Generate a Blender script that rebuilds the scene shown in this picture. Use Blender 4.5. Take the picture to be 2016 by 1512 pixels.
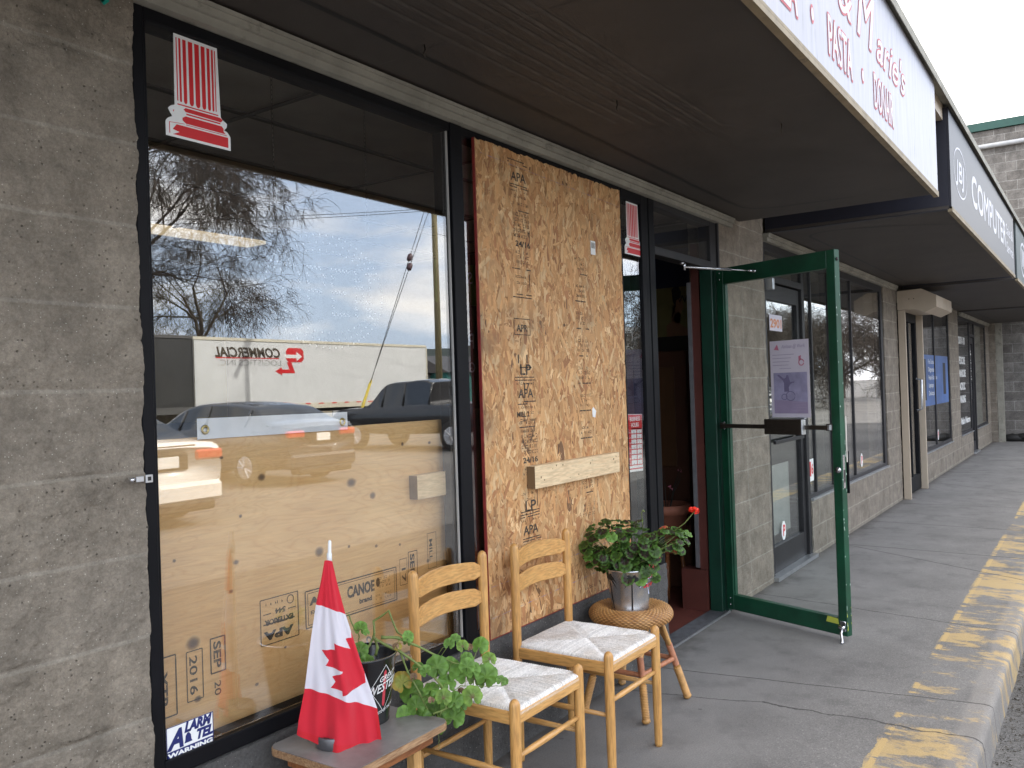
import bpy, math, random
from mathutils import Vector, Matrix, noise
from math import sin, cos, pi, radians as R
for o in list(bpy.data.objects): bpy.data.objects.remove(o)
sc = bpy.context.scene
C = sc.collection
rnd = random.Random(7)

# ------------------------------------------------------------------ camera
YAW, PITCH, ROLL, FPX = 0.6006745, 0.0072497, -0.0327726, 1700.0
CAM = Vector((0, -1.97, 1.42))
F = Vector((cos(PITCH)*cos(YAW), cos(PITCH)*sin(YAW), sin(PITCH)))
R0 = Vector((sin(YAW), -cos(YAW), 0)); U0 = R0.cross(F)
RR = cos(ROLL)*R0 + sin(ROLL)*U0; UU = -sin(ROLL)*R0 + cos(ROLL)*U0
cam = bpy.data.cameras.new("camera"); co = bpy.data.objects.new("camera", cam); C.objects.link(co)
cam.sensor_width = 36; cam.lens = FPX/2016*36; cam.clip_end = 5000; cam.clip_start = 0.05
M = Matrix((RR, UU, -F)).transposed().to_4x4(); M.translation = CAM
co.matrix_world = M
sc.camera = co

# ------------------------------------------------------------------ world, sun, exposure
SUN_EL, SUN_AZ = R(42), R(62)      # azimuth measured from +X towards +Y: behind the shops
w = bpy.data.worlds.new("World"); sc.world = w; w.use_nodes = True
nt = w.node_tree; N = nt.nodes; L = nt.links
bg = N["Background"]
sky = N.new("ShaderNodeTexSky"); sky.sky_type = 'NISHITA'; sky.sun_disc = False
sky.sun_elevation = SUN_EL; sky.sun_rotation = pi/2 - SUN_AZ
sky.air_density = 1.0; sky.dust_density = 2.2; sky.ozone_density = 1.5
tc = N.new("ShaderNodeTexCoord"); mp = N.new("ShaderNodeMapping"); mp.inputs['Scale'].default_value = (1, 1, 3.2)
mp.inputs['Location'].default_value = (1.35, 0.7, 0.4)
n1 = N.new("ShaderNodeTexNoise"); n1.inputs['Scale'].default_value = 2.6; n1.inputs['Detail'].default_value = 9; n1.inputs['Roughness'].default_value = .56
n1.inputs['Distortion'].default_value = .3
r1 = N.new("ShaderNodeValToRGB"); r1.color_ramp.elements[0].position = .43; r1.color_ramp.elements[1].position = .62
n2 = N.new("ShaderNodeTexNoise"); n2.inputs['Scale'].default_value = 3.5; n2.inputs['Detail'].default_value = 7
r2 = N.new("ShaderNodeValToRGB"); r2.color_ramp.elements[0].position = .35; r2.color_ramp.elements[0].color = (8.4, 8.0, 7.7, 1)
r2.color_ramp.elements[1].position = .65; r2.color_ramp.elements[1].color = (15.5, 14.6, 13.4, 1)
mx = N.new("ShaderNodeMixRGB")
L.new(tc.outputs['Generated'], mp.inputs['Vector']); L.new(mp.outputs[0], n1.inputs['Vector']); L.new(mp.outputs[0], n2.inputs['Vector'])
L.new(n1.outputs['Fac'], r1.inputs['Fac']); L.new(n2.outputs['Fac'], r2.inputs['Fac'])
dp = N.new("ShaderNodeVectorMath"); dp.operation = 'DOT_PRODUCT'; L.new(tc.outputs['Generated'], dp.inputs[0])
dp.inputs[1].default_value = (cos(SUN_EL)*cos(SUN_AZ), cos(SUN_EL)*sin(SUN_AZ), sin(SUN_EL))
gr = N.new("ShaderNodeMapRange"); gr.inputs['From Min'].default_value = .25; gr.inputs['From Max'].default_value = .6; L.new(dp.outputs['Value'], gr.inputs['Value'])
mm = N.new("ShaderNodeMath"); mm.operation = 'MAXIMUM'; L.new(r1.outputs['Color'], mm.inputs[0]); L.new(gr.outputs[0], mm.inputs[1])   # thin bright cloud veils the sky round the sun
L.new(mm.outputs[0], mx.inputs['Fac']); hz = N.new("ShaderNodeMixRGB"); hz.inputs['Fac'].default_value = .55; hz.inputs['Color2'].default_value = (8.2, 9.6, 12.0, 1); L.new(sky.outputs[0], hz.inputs['Color1'])   # thin veil of high cloud
L.new(hz.outputs[0], mx.inputs['Color1']); L.new(r2.outputs['Color'], mx.inputs['Color2'])
L.new(mx.outputs[0], bg.inputs['Color']); bg.inputs['Strength'].default_value = 0.13
sl = bpy.data.lights.new("sun", 'SUN'); so = bpy.data.objects.new("sun", sl); C.objects.link(so)
sl.energy = 3.2; sl.angle = R(0.6); sl.color = (1, .95, .87)
sd = Vector((cos(SUN_EL)*cos(SUN_AZ), cos(SUN_EL)*sin(SUN_AZ), sin(SUN_EL)))
so.rotation_euler = sd.to_track_quat('Z', 'Y').to_euler(); so.location = (0, 20, 30)
sc.view_settings.view_transform = 'Standard'; sc.view_settings.look = 'None'
sc.view_settings.exposure = 1.42; sc.view_settings.gamma = 1
sc.render.engine = 'CYCLES'
sc.cycles.max_bounces = 8; sc.cycles.transparent_max_bounces = 16; sc.cycles.glossy_bounces = 5

# ------------------------------------------------------------------ helpers
def tag(o, label=None, cat=None, group=None, kind=None):
    if label: o['label'] = label
    if cat: o['category'] = cat
    if group: o['group'] = group
    if kind: o['kind'] = kind
    return o

def thing(name, label, cat, loc=(0, 0, 0), group=None, rz=0):
    o = bpy.data.objects.new(name, None); C.objects.link(o); o.location = loc; o.rotation_euler = (0, 0, rz)
    o.empty_display_size = .05
    return tag(o, label, cat, group)

class MB:
    """collects geometry that becomes ONE mesh object; rgb = vertex colour of what is added next"""
    def __init__(s): s.v = []; s.f = []; s.c = []; s.rgb = None; s.mi = []; s.m = 0; s.sm = []; s.smooth = False; s.uv = []
    def add(s, vs, fs, cols=None, uv=None):
        b = len(s.v); s.v += [tuple(p) for p in vs]
        s.c += (cols if cols else [s.rgb or (1, 1, 1)]*len(vs))
        s.uv += (uv if uv else [(0, 0)]*len(vs))
        for f in fs: s.f.append([i+b for i in f]); s.mi.append(s.m); s.sm.append(s.smooth)
        return s
    def box(s, x0, x1, y0, y1, z0, z1, M=None):
        vs = [Vector((x, y, z)) for z in (z0, z1) for y in (y0, y1) for x in (x0, x1)]
        if M is not None: vs = [M @ p for p in vs]
        return s.add(vs, [(0, 2, 3, 1), (4, 5, 7, 6), (0, 1, 5, 4), (2, 6, 7, 3), (0, 4, 6, 2), (1, 3, 7, 5)])
    def bbox(s, x0, x1, y0, y1, z0, z1, b=.003, M=None):
        """box with chamfered edges"""
        P = []
        for sx in (0, 1):
            for sy in (0, 1):
                for sz in (0, 1):
                    x = (x0, x1)[sx]; y = (y0, y1)[sy]; z = (z0, z1)[sz]
                    dx = b if not sx else -b; dy = b if not sy else -b; dz = b if not sz else -b
                    P.append((Vector((x, y+dy, z+dz)), Vector((x+dx, y, z+dz)), Vector((x+dx, y+dy, z))))
        vs = [q for t in P for q in t]
        if M is not None: vs = [M @ p for p in vs]
        I = lambda a, b_, c, k: (a*4+b_*2+c)*3+k
        f = []
        for a in (0, 1):
            q = [I(a, 0, 0, 0), I(a, 1, 0, 0), I(a, 1, 1, 0), I(a, 0, 1, 0)]; f.append(q if a else q[::-1])
            q = [I(0, a, 0, 1), I(1, a, 0, 1), I(1, a, 1, 1), I(0, a, 1, 1)]; f.append(q[::-1] if a else q)
            q = [I(0, 0, a, 2), I(1, 0, a, 2), I(1, 1, a, 2), I(0, 1, a, 2)]; f.append(q if a else q[::-1])
        for a in (0, 1):
            for c in (0, 1):
                f.append([I(0, a, c, 1), I(0, a, c, 2), I(1, a, c, 2), I(1, a, c, 1)])
                f.append([I(a, 0, c, 0), I(a, 0, c, 2), I(a, 1, c, 2), I(a, 1, c, 0)])
                f.append([I(a, c, 0, 0), I(a, c, 0, 1), I(a, c, 1, 1), I(a, c, 1, 0)])
                for d in (0, 1): f.append([I(a, c, d, 0), I(a, c, d, 1), I(a, c, d, 2)])
        return s.add(vs, f[:18+8+99])
    def tube(s, pts, rad, n=8, cap=True, cols=None):
        pts = [Vector(p) for p in pts]
        if not hasattr(rad, '__len__'): rad = [rad]*len(pts)
        vs = []; fs = []; prev = None; cc = []
        for i, p in enumerate(pts):
            t = (pts[min(i+1, len(pts)-1)] - pts[max(i-1, 0)])
            if t.length < 1e-9: t = Vector((0, 0, 1))
            t.normalize()
            if prev is None:
                a = Vector((0, 0, 1)) if abs(t.z) < .9 else Vector((1, 0, 0)); u = t.cross(a).normalized()
            else:
                u = (prev - t*prev.dot(t)); u = u.normalized() if u.length > 1e-6 else t.orthogonal().normalized()
            prev = u; v = t.cross(u)
            for k in range(n):
                a = 2*pi*k/n; vs.append(p + (u*cos(a)+v*sin(a))*rad[i])
                if cols: cc.append(cols[i])
        for i in range(len(pts)-1):
            for k in range(n):
                a = i*n+k; b = i*n+(k+1) % n; fs.append((a, b, b+n, a+n))
        if cap:
            fs.append(tuple(range(n))[::-1]); fs.append(tuple((len(pts)-1)*n+k for k in range(n)))
        return s.add(vs, fs, cc or None)
    def lathe(s, prof, cx=0, cy=0, n=24, z0=0, arc=None, M=None):
        vs = []; fs = []
        for r, z in prof:
            for k in range(n):
                a = 2*pi*k/n; p = Vector((cx+r*cos(a), cy+r*sin(a), z0+z)); vs.append(M @ p if M is not None else p)
        for i in range(len(prof)-1):
            for k in range(n):
                a = i*n+k; b = i*n+(k+1) % n; fs.append((a, b, b+n, a+n))
        return s.add(vs, fs)
    def poly(s, pts, d):
        """flat polygon pts (list of Vector) given thickness by vector d"""
        n = len(pts); d = Vector(d); vs = [Vector(p) for p in pts]+[Vector(p)+d for p in pts]
        fs = [tuple(range(n)), tuple(range(2*n-1, n-1, -1))]+[(i, i+n, (i+1) % n+n, (i+1) % n) for i in range(n)]
        return s.add(vs, fs)
    def sheet(s, pts): return s.add(pts, [tuple(range(len(pts)))])
    def grid(s, nu, nv, fn, cfn=None, uvf=None):
        vs = []; cc = []; uu = []
        for j in range(nv+1):
            for i in range(nu+1):
                u = i/nu; v = j/nv; vs.append(fn(u, v))
                if cfn: cc.append(cfn(u, v))
                uu.append((u, v))
        fs = [(j*(nu+1)+i, j*(nu+1)+i+1, (j+1)*(nu+1)+i+1, (j+1)*(nu+1)+i) for j in range(nv) for i in range(nu)]
        return s.add(vs, fs, cc or None, uu)
    def text(s, body, size, o, u=(1, 0, 0), v=(0, 0, 1), off=0, shear=0, align='LEFT', sx=1, lift=0, spacing=1, maxw=None):
        cu = bpy.data.curves.new('t', 'FONT'); cu.body = body; cu.size = size; cu.offset = off; cu.shear = shear
        cu.align_x = align; cu.resolution_u = 3; cu.space_character = spacing
        ob = bpy.data.objects.new('t', cu); C.objects.link(ob)
        dg = bpy.context.evaluated_depsgraph_get(); me = ob.evaluated_get(dg).to_mesh()
        o = Vector(o); u = Vector(u); v = Vector(v); nn = u.cross(v).normalized()
        if maxw:
            xs = [p.co.x for p in me.vertices]
            if xs: sx = maxw/(max(xs)-min(xs))
        vs = [o+u*(p.co.x*sx)+v*p.co.y+nn*lift for p in me.vertices]
        s.add(vs, [tuple(p.vertices) for p in me.polygons])
        ob.evaluated_get(dg).to_mesh_clear(); bpy.data.objects.remove(ob); bpy.data.curves.remove(cu)
        return s
    def build(s, name, mats, parent=None, label=None, kind=None, local=False):
        me = bpy.data.meshes.new(name)
        vs = s.v
        o = bpy.data.objects.new(name, me)
        if parent is not None and not local:
            ch = Matrix(); p = parent; ms = []
            while p is not None:
                ms.append(Matrix.Translation(p.location) @ p.rotation_euler.to_matrix().to_4x4()); p = p.parent
            for m in ms: ch = m @ ch
            inv = ch.inverted(); vs = [inv @ Vector(q) for q in vs]
        elif parent is None:
            pass
        me.from_pydata([tuple(q) for q in vs], [], s.f)
        if not isinstance(mats, (list, tuple)): mats = [mats]
        for m in mats: me.materials.append(m)
        me.polygons.foreach_set('material_index', [min(i, len(mats)-1) for i in s.mi])
        me.polygons.foreach_set('use_smooth', s.sm)
        if any(c != (1, 1, 1) for c in s.c):
            ca = me.color_attributes.new('col', 'FLOAT_COLOR', 'POINT'); fl = []
            for c in s.c: fl += [c[0], c[1], c[2], 1]
            ca.data.foreach_set('color', fl)
        if any(u != (0, 0) for u in s.uv):
            ul = me.uv_layers.new(name='uv'); fl = []
            for lp in me.loops: fl += s.uv[lp.vertex_index]
            ul.data.foreach_set('uv', fl)
        me.validate(); me.update()
        C.objects.link(o)
        if parent is not None: o.parent = parent
        if label: o['label'] = label
        if kind: o['kind'] = kind
        return o

def one(name, mb, mats, label, cat, group=None, kind=None, base=None):
    """a top-level thing that is one mesh; origin moved to its base"""
    if base is None:
        xs = [q[0] for q in mb.v]; ys = [q[1] for q in mb.v]; zs = [q[2] for q in mb.v]
        base = ((min(xs)+max(xs))/2, (min(ys)+max(ys))/2, min(zs))
    b = Vector(base); mb.v = [tuple(Vector(q)-b) for q in mb.v]
    o = mb.build(name, mats); o.location = b
    return tag(o, label, cat, group, kind)

def copy_tree(o, parent=None):
    c = o.copy(); C.objects.link(c)
    if parent is not None: c.parent = parent
    for ch in o.children: copy_tree(ch, c)
    return c

# ------------------------------------------------------------------ materials
def new(name):
    m = bpy.data.materials.new(name); m.use_nodes = True; nt = m.node_tree
    return m, nt.nodes, nt.links, nt.nodes['Principled BSDF']
def nd(N, t, **k):
    n = N.new(t)
    for a, b in k.items():
        if a in n.inputs: n.inputs[a].default_value = b
        else: setattr(n, a, b)
    return n
def ramp(N, stops, interp='LINEAR'):
    r = N.new('ShaderNodeValToRGB'); r.color_ramp.interpolation = interp; e = r.color_ramp.elements
    while len(e) < len(stops): e.new(.5)
    for i, (p, c) in enumerate(stops):
        e[i].position = p; e[i].color = (c if len(c) == 4 else (*c, 1)) if hasattr(c, '__len__') else (c, c, c, 1)
    return r
def mix(N, L, a, b, fac, mode='MIX'):
    m = N.new('ShaderNodeMixRGB'); m.blend_type = mode
    for k, x in (('Fac', fac), ('Color1', a), ('Color2', b)):
        if hasattr(x, 'is_linked') or isinstance(x, bpy.types.NodeSocket): L.new(x, m.inputs[k])
        else: m.inputs[k].default_value = (*x, 1) if hasattr(x, '__len__') and len(x) == 3 else x
    return m.outputs[0]
def math_(N, L, op, a, b=0, c=None):
    m = N.new('ShaderNodeMath'); m.operation = op
    for i, x in enumerate((a, b, c)):
        if x is None: continue
        if isinstance(x, bpy.types.NodeSocket): L.new(x, m.inputs[i])
        else: m.inputs[i].default_value = x
    return m.outputs[0]
def bump(N, L, b, h, st=.3, dist=.002):
    n = N.new('ShaderNodeBump'); n.inputs['Strength'].default_value = st; n.inputs['Distance'].default_value = dist
    L.new(h, n.inputs['Height']); L.new(n.outputs[0], b.inputs['Normal']); return n
def pos(N): return N.new('ShaderNodeNewGeometry').outputs['Position']
def obj(N): return N.new('ShaderNodeTexCoord').outputs['Object']

def mat(name, col, rough=.6, metal=0, var=.12, scale=8, bmp=0, bscale=60, spec=None, stretch=(1, 1, 1), dirt=None, coat=0):
    m, N, L, b = new(name)
    mp = nd(N, 'ShaderNodeMapping'); mp.inputs['Scale'].default_value = stretch; L.new(obj(N), mp.inputs['Vector'])
    n = nd(N, 'ShaderNodeTexNoise', Scale=scale, Detail=6.0, Roughness=.6); L.new(mp.outputs[0], n.inputs['Vector'])
    lo = tuple(c*(1-var) for c in col); hi = tuple(min(1, c*(1+var)) for c in col)
    r = ramp(N, [(.3, lo), (.7, hi)]); L.new(n.outputs['Fac'], r.inputs['Fac']); out = r.outputs[0]
    if dirt:
        d = nd(N, 'ShaderNodeTexNoise', Scale=dirt[1], Detail=8.0, Roughness=.7); L.new(mp.outputs[0], d.inputs['Vector'])
        rr = ramp(N, [(dirt[2], 0.0), (dirt[2]+.15, 1.0)]); L.new(d.outputs['Fac'], rr.inputs['Fac'])
        out = mix(N, L, out, dirt[0], rr.outputs[0])
    L.new(out, b.inputs['Base Color'])
    b.inputs['Roughness'].default_value = rough; b.inputs['Metallic'].default_value = metal
    if spec is not None: b.inputs['Specular IOR Level'].default_value = spec
    if coat: b.inputs['Coat Weight'].default_value = coat; b.inputs['Coat Roughness'].default_value = .05
    if bmp:
        n2 = nd(N, 'ShaderNodeTexNoise', Scale=bscale, Detail=6.0, Roughness=.6); L.new(mp.outputs[0], n2.inputs['Vector'])
        bump(N, L, b, n2.outputs['Fac'], bmp, .003)
    return m
def vcol(name, rough=.5, bmp=0, bscale=80, var=.15, scale=20, trans=0, spec=None):
    m, N, L, b = new(name)
    a = nd(N, 'ShaderNodeAttribute'); a.attribute_name = 'col'
    n = nd(N, 'ShaderNodeTexNoise', Scale=scale, Detail=5.0); L.new(obj(N), n.inputs['Vector'])
    r = ramp(N, [(.3, 1-var), (.7, 1+var)]); L.new(n.outputs['Fac'], r.inputs['Fac'])
    o = mix(N, L, a.outputs['Color'], r.outputs[0], 1.0, 'MULTIPLY'); L.new(o, b.inputs['Base Color'])
    b.inputs['Roughness'].default_value = rough
    if spec is not None: b.inputs['Specular IOR Level'].default_value = spec
    if trans:
        t = N.new('ShaderNodeBsdfTranslucent'); L.new(o, t.inputs['Color']); ms = N.new('ShaderNodeMixShader'); ms.inputs[0].default_value = trans
        L.new(b.outputs[0], ms.inputs[1]); L.new(t.outputs[0], ms.inputs[2]); L.new(ms.outputs[0], N['Material Output'].inputs[0])
    if bmp:
        n2 = nd(N, 'ShaderNodeTexNoise', Scale=bscale, Detail=4.0); L.new(obj(N), n2.inputs['Vector']); bump(N, L, b, n2.outputs['Fac'], bmp, .002)
    return m
def glassmat(name, f0, tint=(.975, .98, .97), ripple=.003):
    m, N, L, b = new(name); N.remove(b)
    tr = N.new('ShaderNodeBsdfTransparent'); tr.inputs[0].default_value = (*tint, 1)
    gl = N.new('ShaderNodeBsdfGlossy'); gl.inputs['Roughness'].default_value = 0.0; gl.inputs['Color'].default_value = (.97, .98, 1, 1)
    g = N.new('ShaderNodeNewGeometry'); dt = N.new('ShaderNodeVectorMath'); dt.operation = 'DOT_PRODUCT'
    L.new(g.outputs['Incoming'], dt.inputs[0]); L.new(g.outputs['Normal'], dt.inputs[1])
    c = math_(N, L, 'SUBTRACT', 1.0, math_(N, L, 'ABSOLUTE', dt.outputs['Value']))
    fr = math_(N, L, 'ADD', math_(N, L, 'MULTIPLY', math_(N, L, 'POWER', c, 5.0), 1-f0), f0)
    # float glass is never quite flat: a slow ripple bends what it mirrors
    n = nd(N, 'ShaderNodeTexNoise', Scale=1.4, Detail=0.0); L.new(pos(N), n.inputs['Vector'])
    bp = N.new('ShaderNodeBump'); bp.inputs['Strength'].default_value = .1; bp.inputs['Distance'].default_value = ripple
    L.new(n.outputs['Fac'], bp.inputs['Height']); L.new(bp.outputs[0], gl.inputs['Normal'])
    ms = N.new('ShaderNodeMixShader'); L.new(fr, ms.inputs[0]); L.new(tr.outputs[0], ms.inputs[1]); L.new(gl.outputs[0], ms.inputs[2])
    L.new(ms.outputs[0], N['Material Output'].inputs[0])
    return m

def blockmat(name, c1, c2, mortar, row=.203, wid=.406, z0=.03, msize=.006, boff=.5, hshift=0, fine=1):
    m, N, L, b = new(name)
    P = pos(N); sx = nd(N, 'ShaderNodeSeparateXYZ'); L.new(P, sx.inputs[0])
    h = math_(N, L, 'ADD', math_(N, L, 'ADD', sx.outputs[0], sx.outputs[1]), hshift)
    zz = math_(N, L, 'SUBTRACT', sx.outputs[2], z0)
    nz = nd(N, 'ShaderNodeTexNoise', Scale=9.0, Detail=3.0); L.new(P, nz.inputs['Vector'])
    zz = math_(N, L, 'ADD', zz, math_(N, L, 'MULTIPLY', math_(N, L, 'SUBTRACT', nz.outputs['Fac'], .5), .012))
    cx = nd(N, 'ShaderNodeCombineXYZ'); L.new(h, cx.inputs[0]); L.new(zz, cx.inputs[1])
    br = nd(N, 'ShaderNodeTexBrick', Scale=1.0); br.offset = boff; br.offset_frequency = 2
    br.inputs['Brick Width'].default_value = wid; br.inputs['Row Height'].default_value = row
    br.inputs['Mortar Size'].default_value = msize; br.inputs['Mortar Smooth'].default_value = .6; br.inputs['Bias'].default_value = 0
    br.inputs['Color1'].default_value = (*c1, 1); br.inputs['Color2'].default_value = (*c2, 1); br.inputs['Mortar'].default_value = (*mortar, 1)
    L.new(cx.outputs[0], br.inputs['Vector'])
    n = nd(N, 'ShaderNodeTexNoise', Scale=7.0, Detail=10.0, Roughness=.72); L.new(P, n.inputs['Vector'])
    r = ramp(N, [(.25, .5), (.5, .93), (.75, 1.38)]); L.new(n.outputs['Fac'], r.inputs['Fac'])
    col = mix(N, L, br.outputs['Color'], r.outputs[0], 1.0, 'MULTIPLY')
    ng = nd(N, 'ShaderNodeTexNoise', Scale=105.0*fine, Detail=9.0, Roughness=.85); L.new(P, ng.inputs['Vector'])
    rg_ = ramp(N, [(.34, .55), (.5, .98), (.66, 1.5)]); L.new(ng.outputs['Fac'], rg_.inputs['Fac'])
    col = mix(N, L, col, rg_.outputs[0], .6, 'MULTIPLY')
    # aggregate: light and dark grains and little pits
    v = nd(N, 'ShaderNodeTexVoronoi', Scale=130.0*fine); L.new(P, v.inputs['Vector'])
    vr = ramp(N, [(0, 1.0), (.22, 0.0)]); L.new(v.outputs['Distance'], vr.inputs['Fac'])
    sel = nd(N, 'ShaderNodeSeparateColor'); L.new(v.outputs['Color'], sel.inputs[0])
    li = math_(N, L, 'GREATER_THAN', sel.outputs[0], .80); dk = math_(N, L, 'LESS_THAN', sel.outputs[1], .2)
    col = mix(N, L, col, (.66, .62, .54), math_(N, L, 'MULTIPLY', vr.outputs[0], li))
    v2 = nd(N, 'ShaderNodeTexVoronoi', Scale=75.0*fine); L.new(P, v2.inputs['Vector'])
    vr2 = ramp(N, [(0, 1.0), (.22, 0.0)]); L.new(v2.outputs['Distance'], vr2.inputs['Fac'])
    sel2 = nd(N, 'ShaderNodeSeparateColor'); L.new(v2.outputs['Color'], sel2.inputs[0])
    pit = math_(N, L, 'MULTIPLY', vr2.outputs[0], math_(N, L, 'GREATER_THAN', sel2.outputs[1], .80))
    pit = math_(N, L, 'MULTIPLY', pit, math_(N, L, 'SUBTRACT', 1.0, br.outputs['Fac']))
    col = mix(N, L, col, (.03, .027, .023), math_(N, L, 'MULTIPLY', pit, .8))
    L.new(col, b.inputs['Base Color']); b.inputs['Roughness'].default_value = .92; b.inputs['Specular IOR Level'].default_value = .25
    nf = nd(N, 'ShaderNodeTexNoise', Scale=55.0*fine, Detail=8.0, Roughness=.7); L.new(P, nf.inputs['Vector'])
    hh = math_(N, L, 'SUBTRACT', nf.outputs['Fac'], math_(N, L, 'MULTIPLY', pit, .7))
    bump(N, L, b, hh, .95, .009)
    return m

MT = {}
MT['block'] = blockmat('split_face_block', (.228, .195, .157), (.252, .217, .178), (.33, .30, .25))
MT['block_near'] = blockmat('split_face_block_near', (.250, .212, .166), (.262, .224, .178), (.30, .265, .215), boff=0, hshift=-.86, msize=.0065)
MT['block_pier'] = blockmat('split_face_block_pier', (.235, .199, .158), (.255, .217, .175), (.31, .285, .24), boff=0, hshift=-5.62, wid=.43, msize=.005)
MT['block_far'] = blockmat('split_face_block_far', (.15, .137, .125), (.21, .195, .18), (.33, .32, .30), fine=.5)
MT['base'] = blockmat('base_concrete', (.095, .09, .086), (.10, .096, .092), (.095, .09, .086), msize=.001)
MT['frame'] = mat('black_aluminium', (.005, .005, .0065), .55, .0, .3, 6, .04, 40, spec=.16)
MT['frame_grey'] = mat('dark_bronze_aluminium', (.026, .0245, .026), .5, .0, .2, 6, spec=.25)
MT['glass'] = glassmat('window_glass', .135)
MT['glass_door'] = glassmat('door_glass', .012, (.97, .99, .98))
MT['trim'] = mat('weathered_trim', (.29, .275, .23), .75, 0, .25, 5, .2, 40, stretch=(1, 1, 1), dirt=((.12, .11, .09), 9, .56))
MT['soffit'] = mat('brown_soffit', (.054, .045, .039), .6, 0, .18, 2.2, .25, 220, spec=.35)
MT['soffit_mark'] = mat('soffit_mark', (.068, .058, .050), .7, 0, .3, 9)
MT['seam'] = mat('dark_seam', (.012, .011, .01), .6)
MT['navy'] = mat('navy_sheet_metal', (.012, .012, .022), .55)
MT['tan'] = mat('tan_edge', (.26, .205, .125), .6, 0, .25, 12, dirt=((.06, .05, .04), 15, .6))
MT['sign'] = mat('white_sign_face', (.38, .38, .43), .4, 0, .10, 5, .0, 60, stretch=(6, 1, .6), dirt=((.20, .21, .25), 6, .58), spec=.25)
MT['signred'] = mat('faded_red', (.50, .10, .12), .5, spec=.2)
MT['signwhite'] = mat('sign_white', (.62, .62, .66), .5, spec=.2)
MT['blacksign'] = mat('black_sign_face', (.022, .022, .030), .42, spec=.34)
MT['greysign'] = mat('grey_green_sign_face', (.10, .12, .12), .55, spec=.2)
MT['green'] = mat('green_paint', (.005, .055, .026), .45, 0, .4, 5, .08, 90, dirt=((.10, .16, .11), 28, .66))
MT['greendark'] = mat('dark_green_paint', (.004, .035, .02), .45, 0, .25, 7)
MT['alu'] = mat('brushed_aluminium', (.55, .56, .58), .35, .85, .12, 20)
MT['galv'] = mat('threshold_metal', (.16, .16, .17), .45, .6, .3, 20, .2, 50)
MT['bronze'] = mat('dark_bronze_metal', (.045, .036, .028), .4, .4, .2, 20)
MT['red'] = mat('sticker_red', (.62, .015, .02), .45, 0, .05)
MT['white'] = mat('sticker_white', (.80, .80, .78), .5, 0, .04)
MT['navyink'] = mat('navy_ink', (.012, .02, .13), .5)
MT['ink'] = mat('black_ink', (.045, .035, .026), .7, 0, .5, 90, dirt=((.25, .16, .08), 55, .52))
MT['maroon'] = mat('maroon_panel', (.085, .02, .013), .6, 0, .2, 6)
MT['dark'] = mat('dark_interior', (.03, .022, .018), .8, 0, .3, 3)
MT['ceil'] = mat('ceiling_tile', (.42, .38, .32), .85, 0, .15, 3)
MT['ceilgrid'] = mat('ceiling_grid', (.10, .09, .08), .6)
MT['mustard'] = mat('mustard_wall', (.34, .26, .10), .8, 0, .1, 2)
MT['tile'] = mat('red_floor_tile', (.13, .04, .03), .4, 0, .25, 8)
MT['terracotta'] = mat('terracotta', (.33, .12, .07), .7, 0, .15, 15)
MT['rubber'] = mat('tyre_rubber', (.018, .018, .018), .8, 0, .2, 20)
MT['chrome'] = mat('silver_metal', (.62, .62, .64), .22, .95, .06, 12)
MT['beige'] = mat('beige_metal', (.46, .38, .29), .5, 0, .06, 6)
MT['carglass'] = mat('car_glass', (.012, .014, .016), .06, 0, .1, 3, spec=.9)
MT['lampred'] = mat('red_lamp', (.55, .03, .015), .2, 0, .1, coat=.6)
MT['twig'] = mat('bark', (.045, .034, .026), .9, 0, .3, 4)
MT['poster'] = mat('thin_paper', (.62, .58, .66), .75, 0, .06, 5)

def asphalt():
    m, N, L, b = new('asphalt'); P = pos(N)
    n = nd(N, 'ShaderNodeTexNoise', Scale=.35, Detail=6.0); L.new(P, n.inputs['Vector'])
    n2 = nd(N, 'ShaderNodeTexNoise', Scale=90.0, Detail=4.0, Roughness=.7); L.new(P, n2.inputs['Vector'])
    r = ramp(N, [(.3, (.085, .082, .082)), (.7, (.145, .14, .135))]); L.new(n.outputs['Fac'], r.inputs['Fac'])
    r2 = ramp(N, [(.35, .6), (.65, 1.5)]); L.new(n2.outputs['Fac'], r2.inputs['Fac'])
    L.new(mix(N, L, r.outputs[0], r2.outputs[0], 1.0, 'MULTIPLY'), b.inputs['Base Color'])
    b.inputs['Roughness'].default_value = .9; b.inputs['Specular IOR Level'].default_value = .3
    bump(N, L, b, n2.outputs['Fac'], .8, .012); return m
MT['asphalt'] = asphalt()

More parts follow.
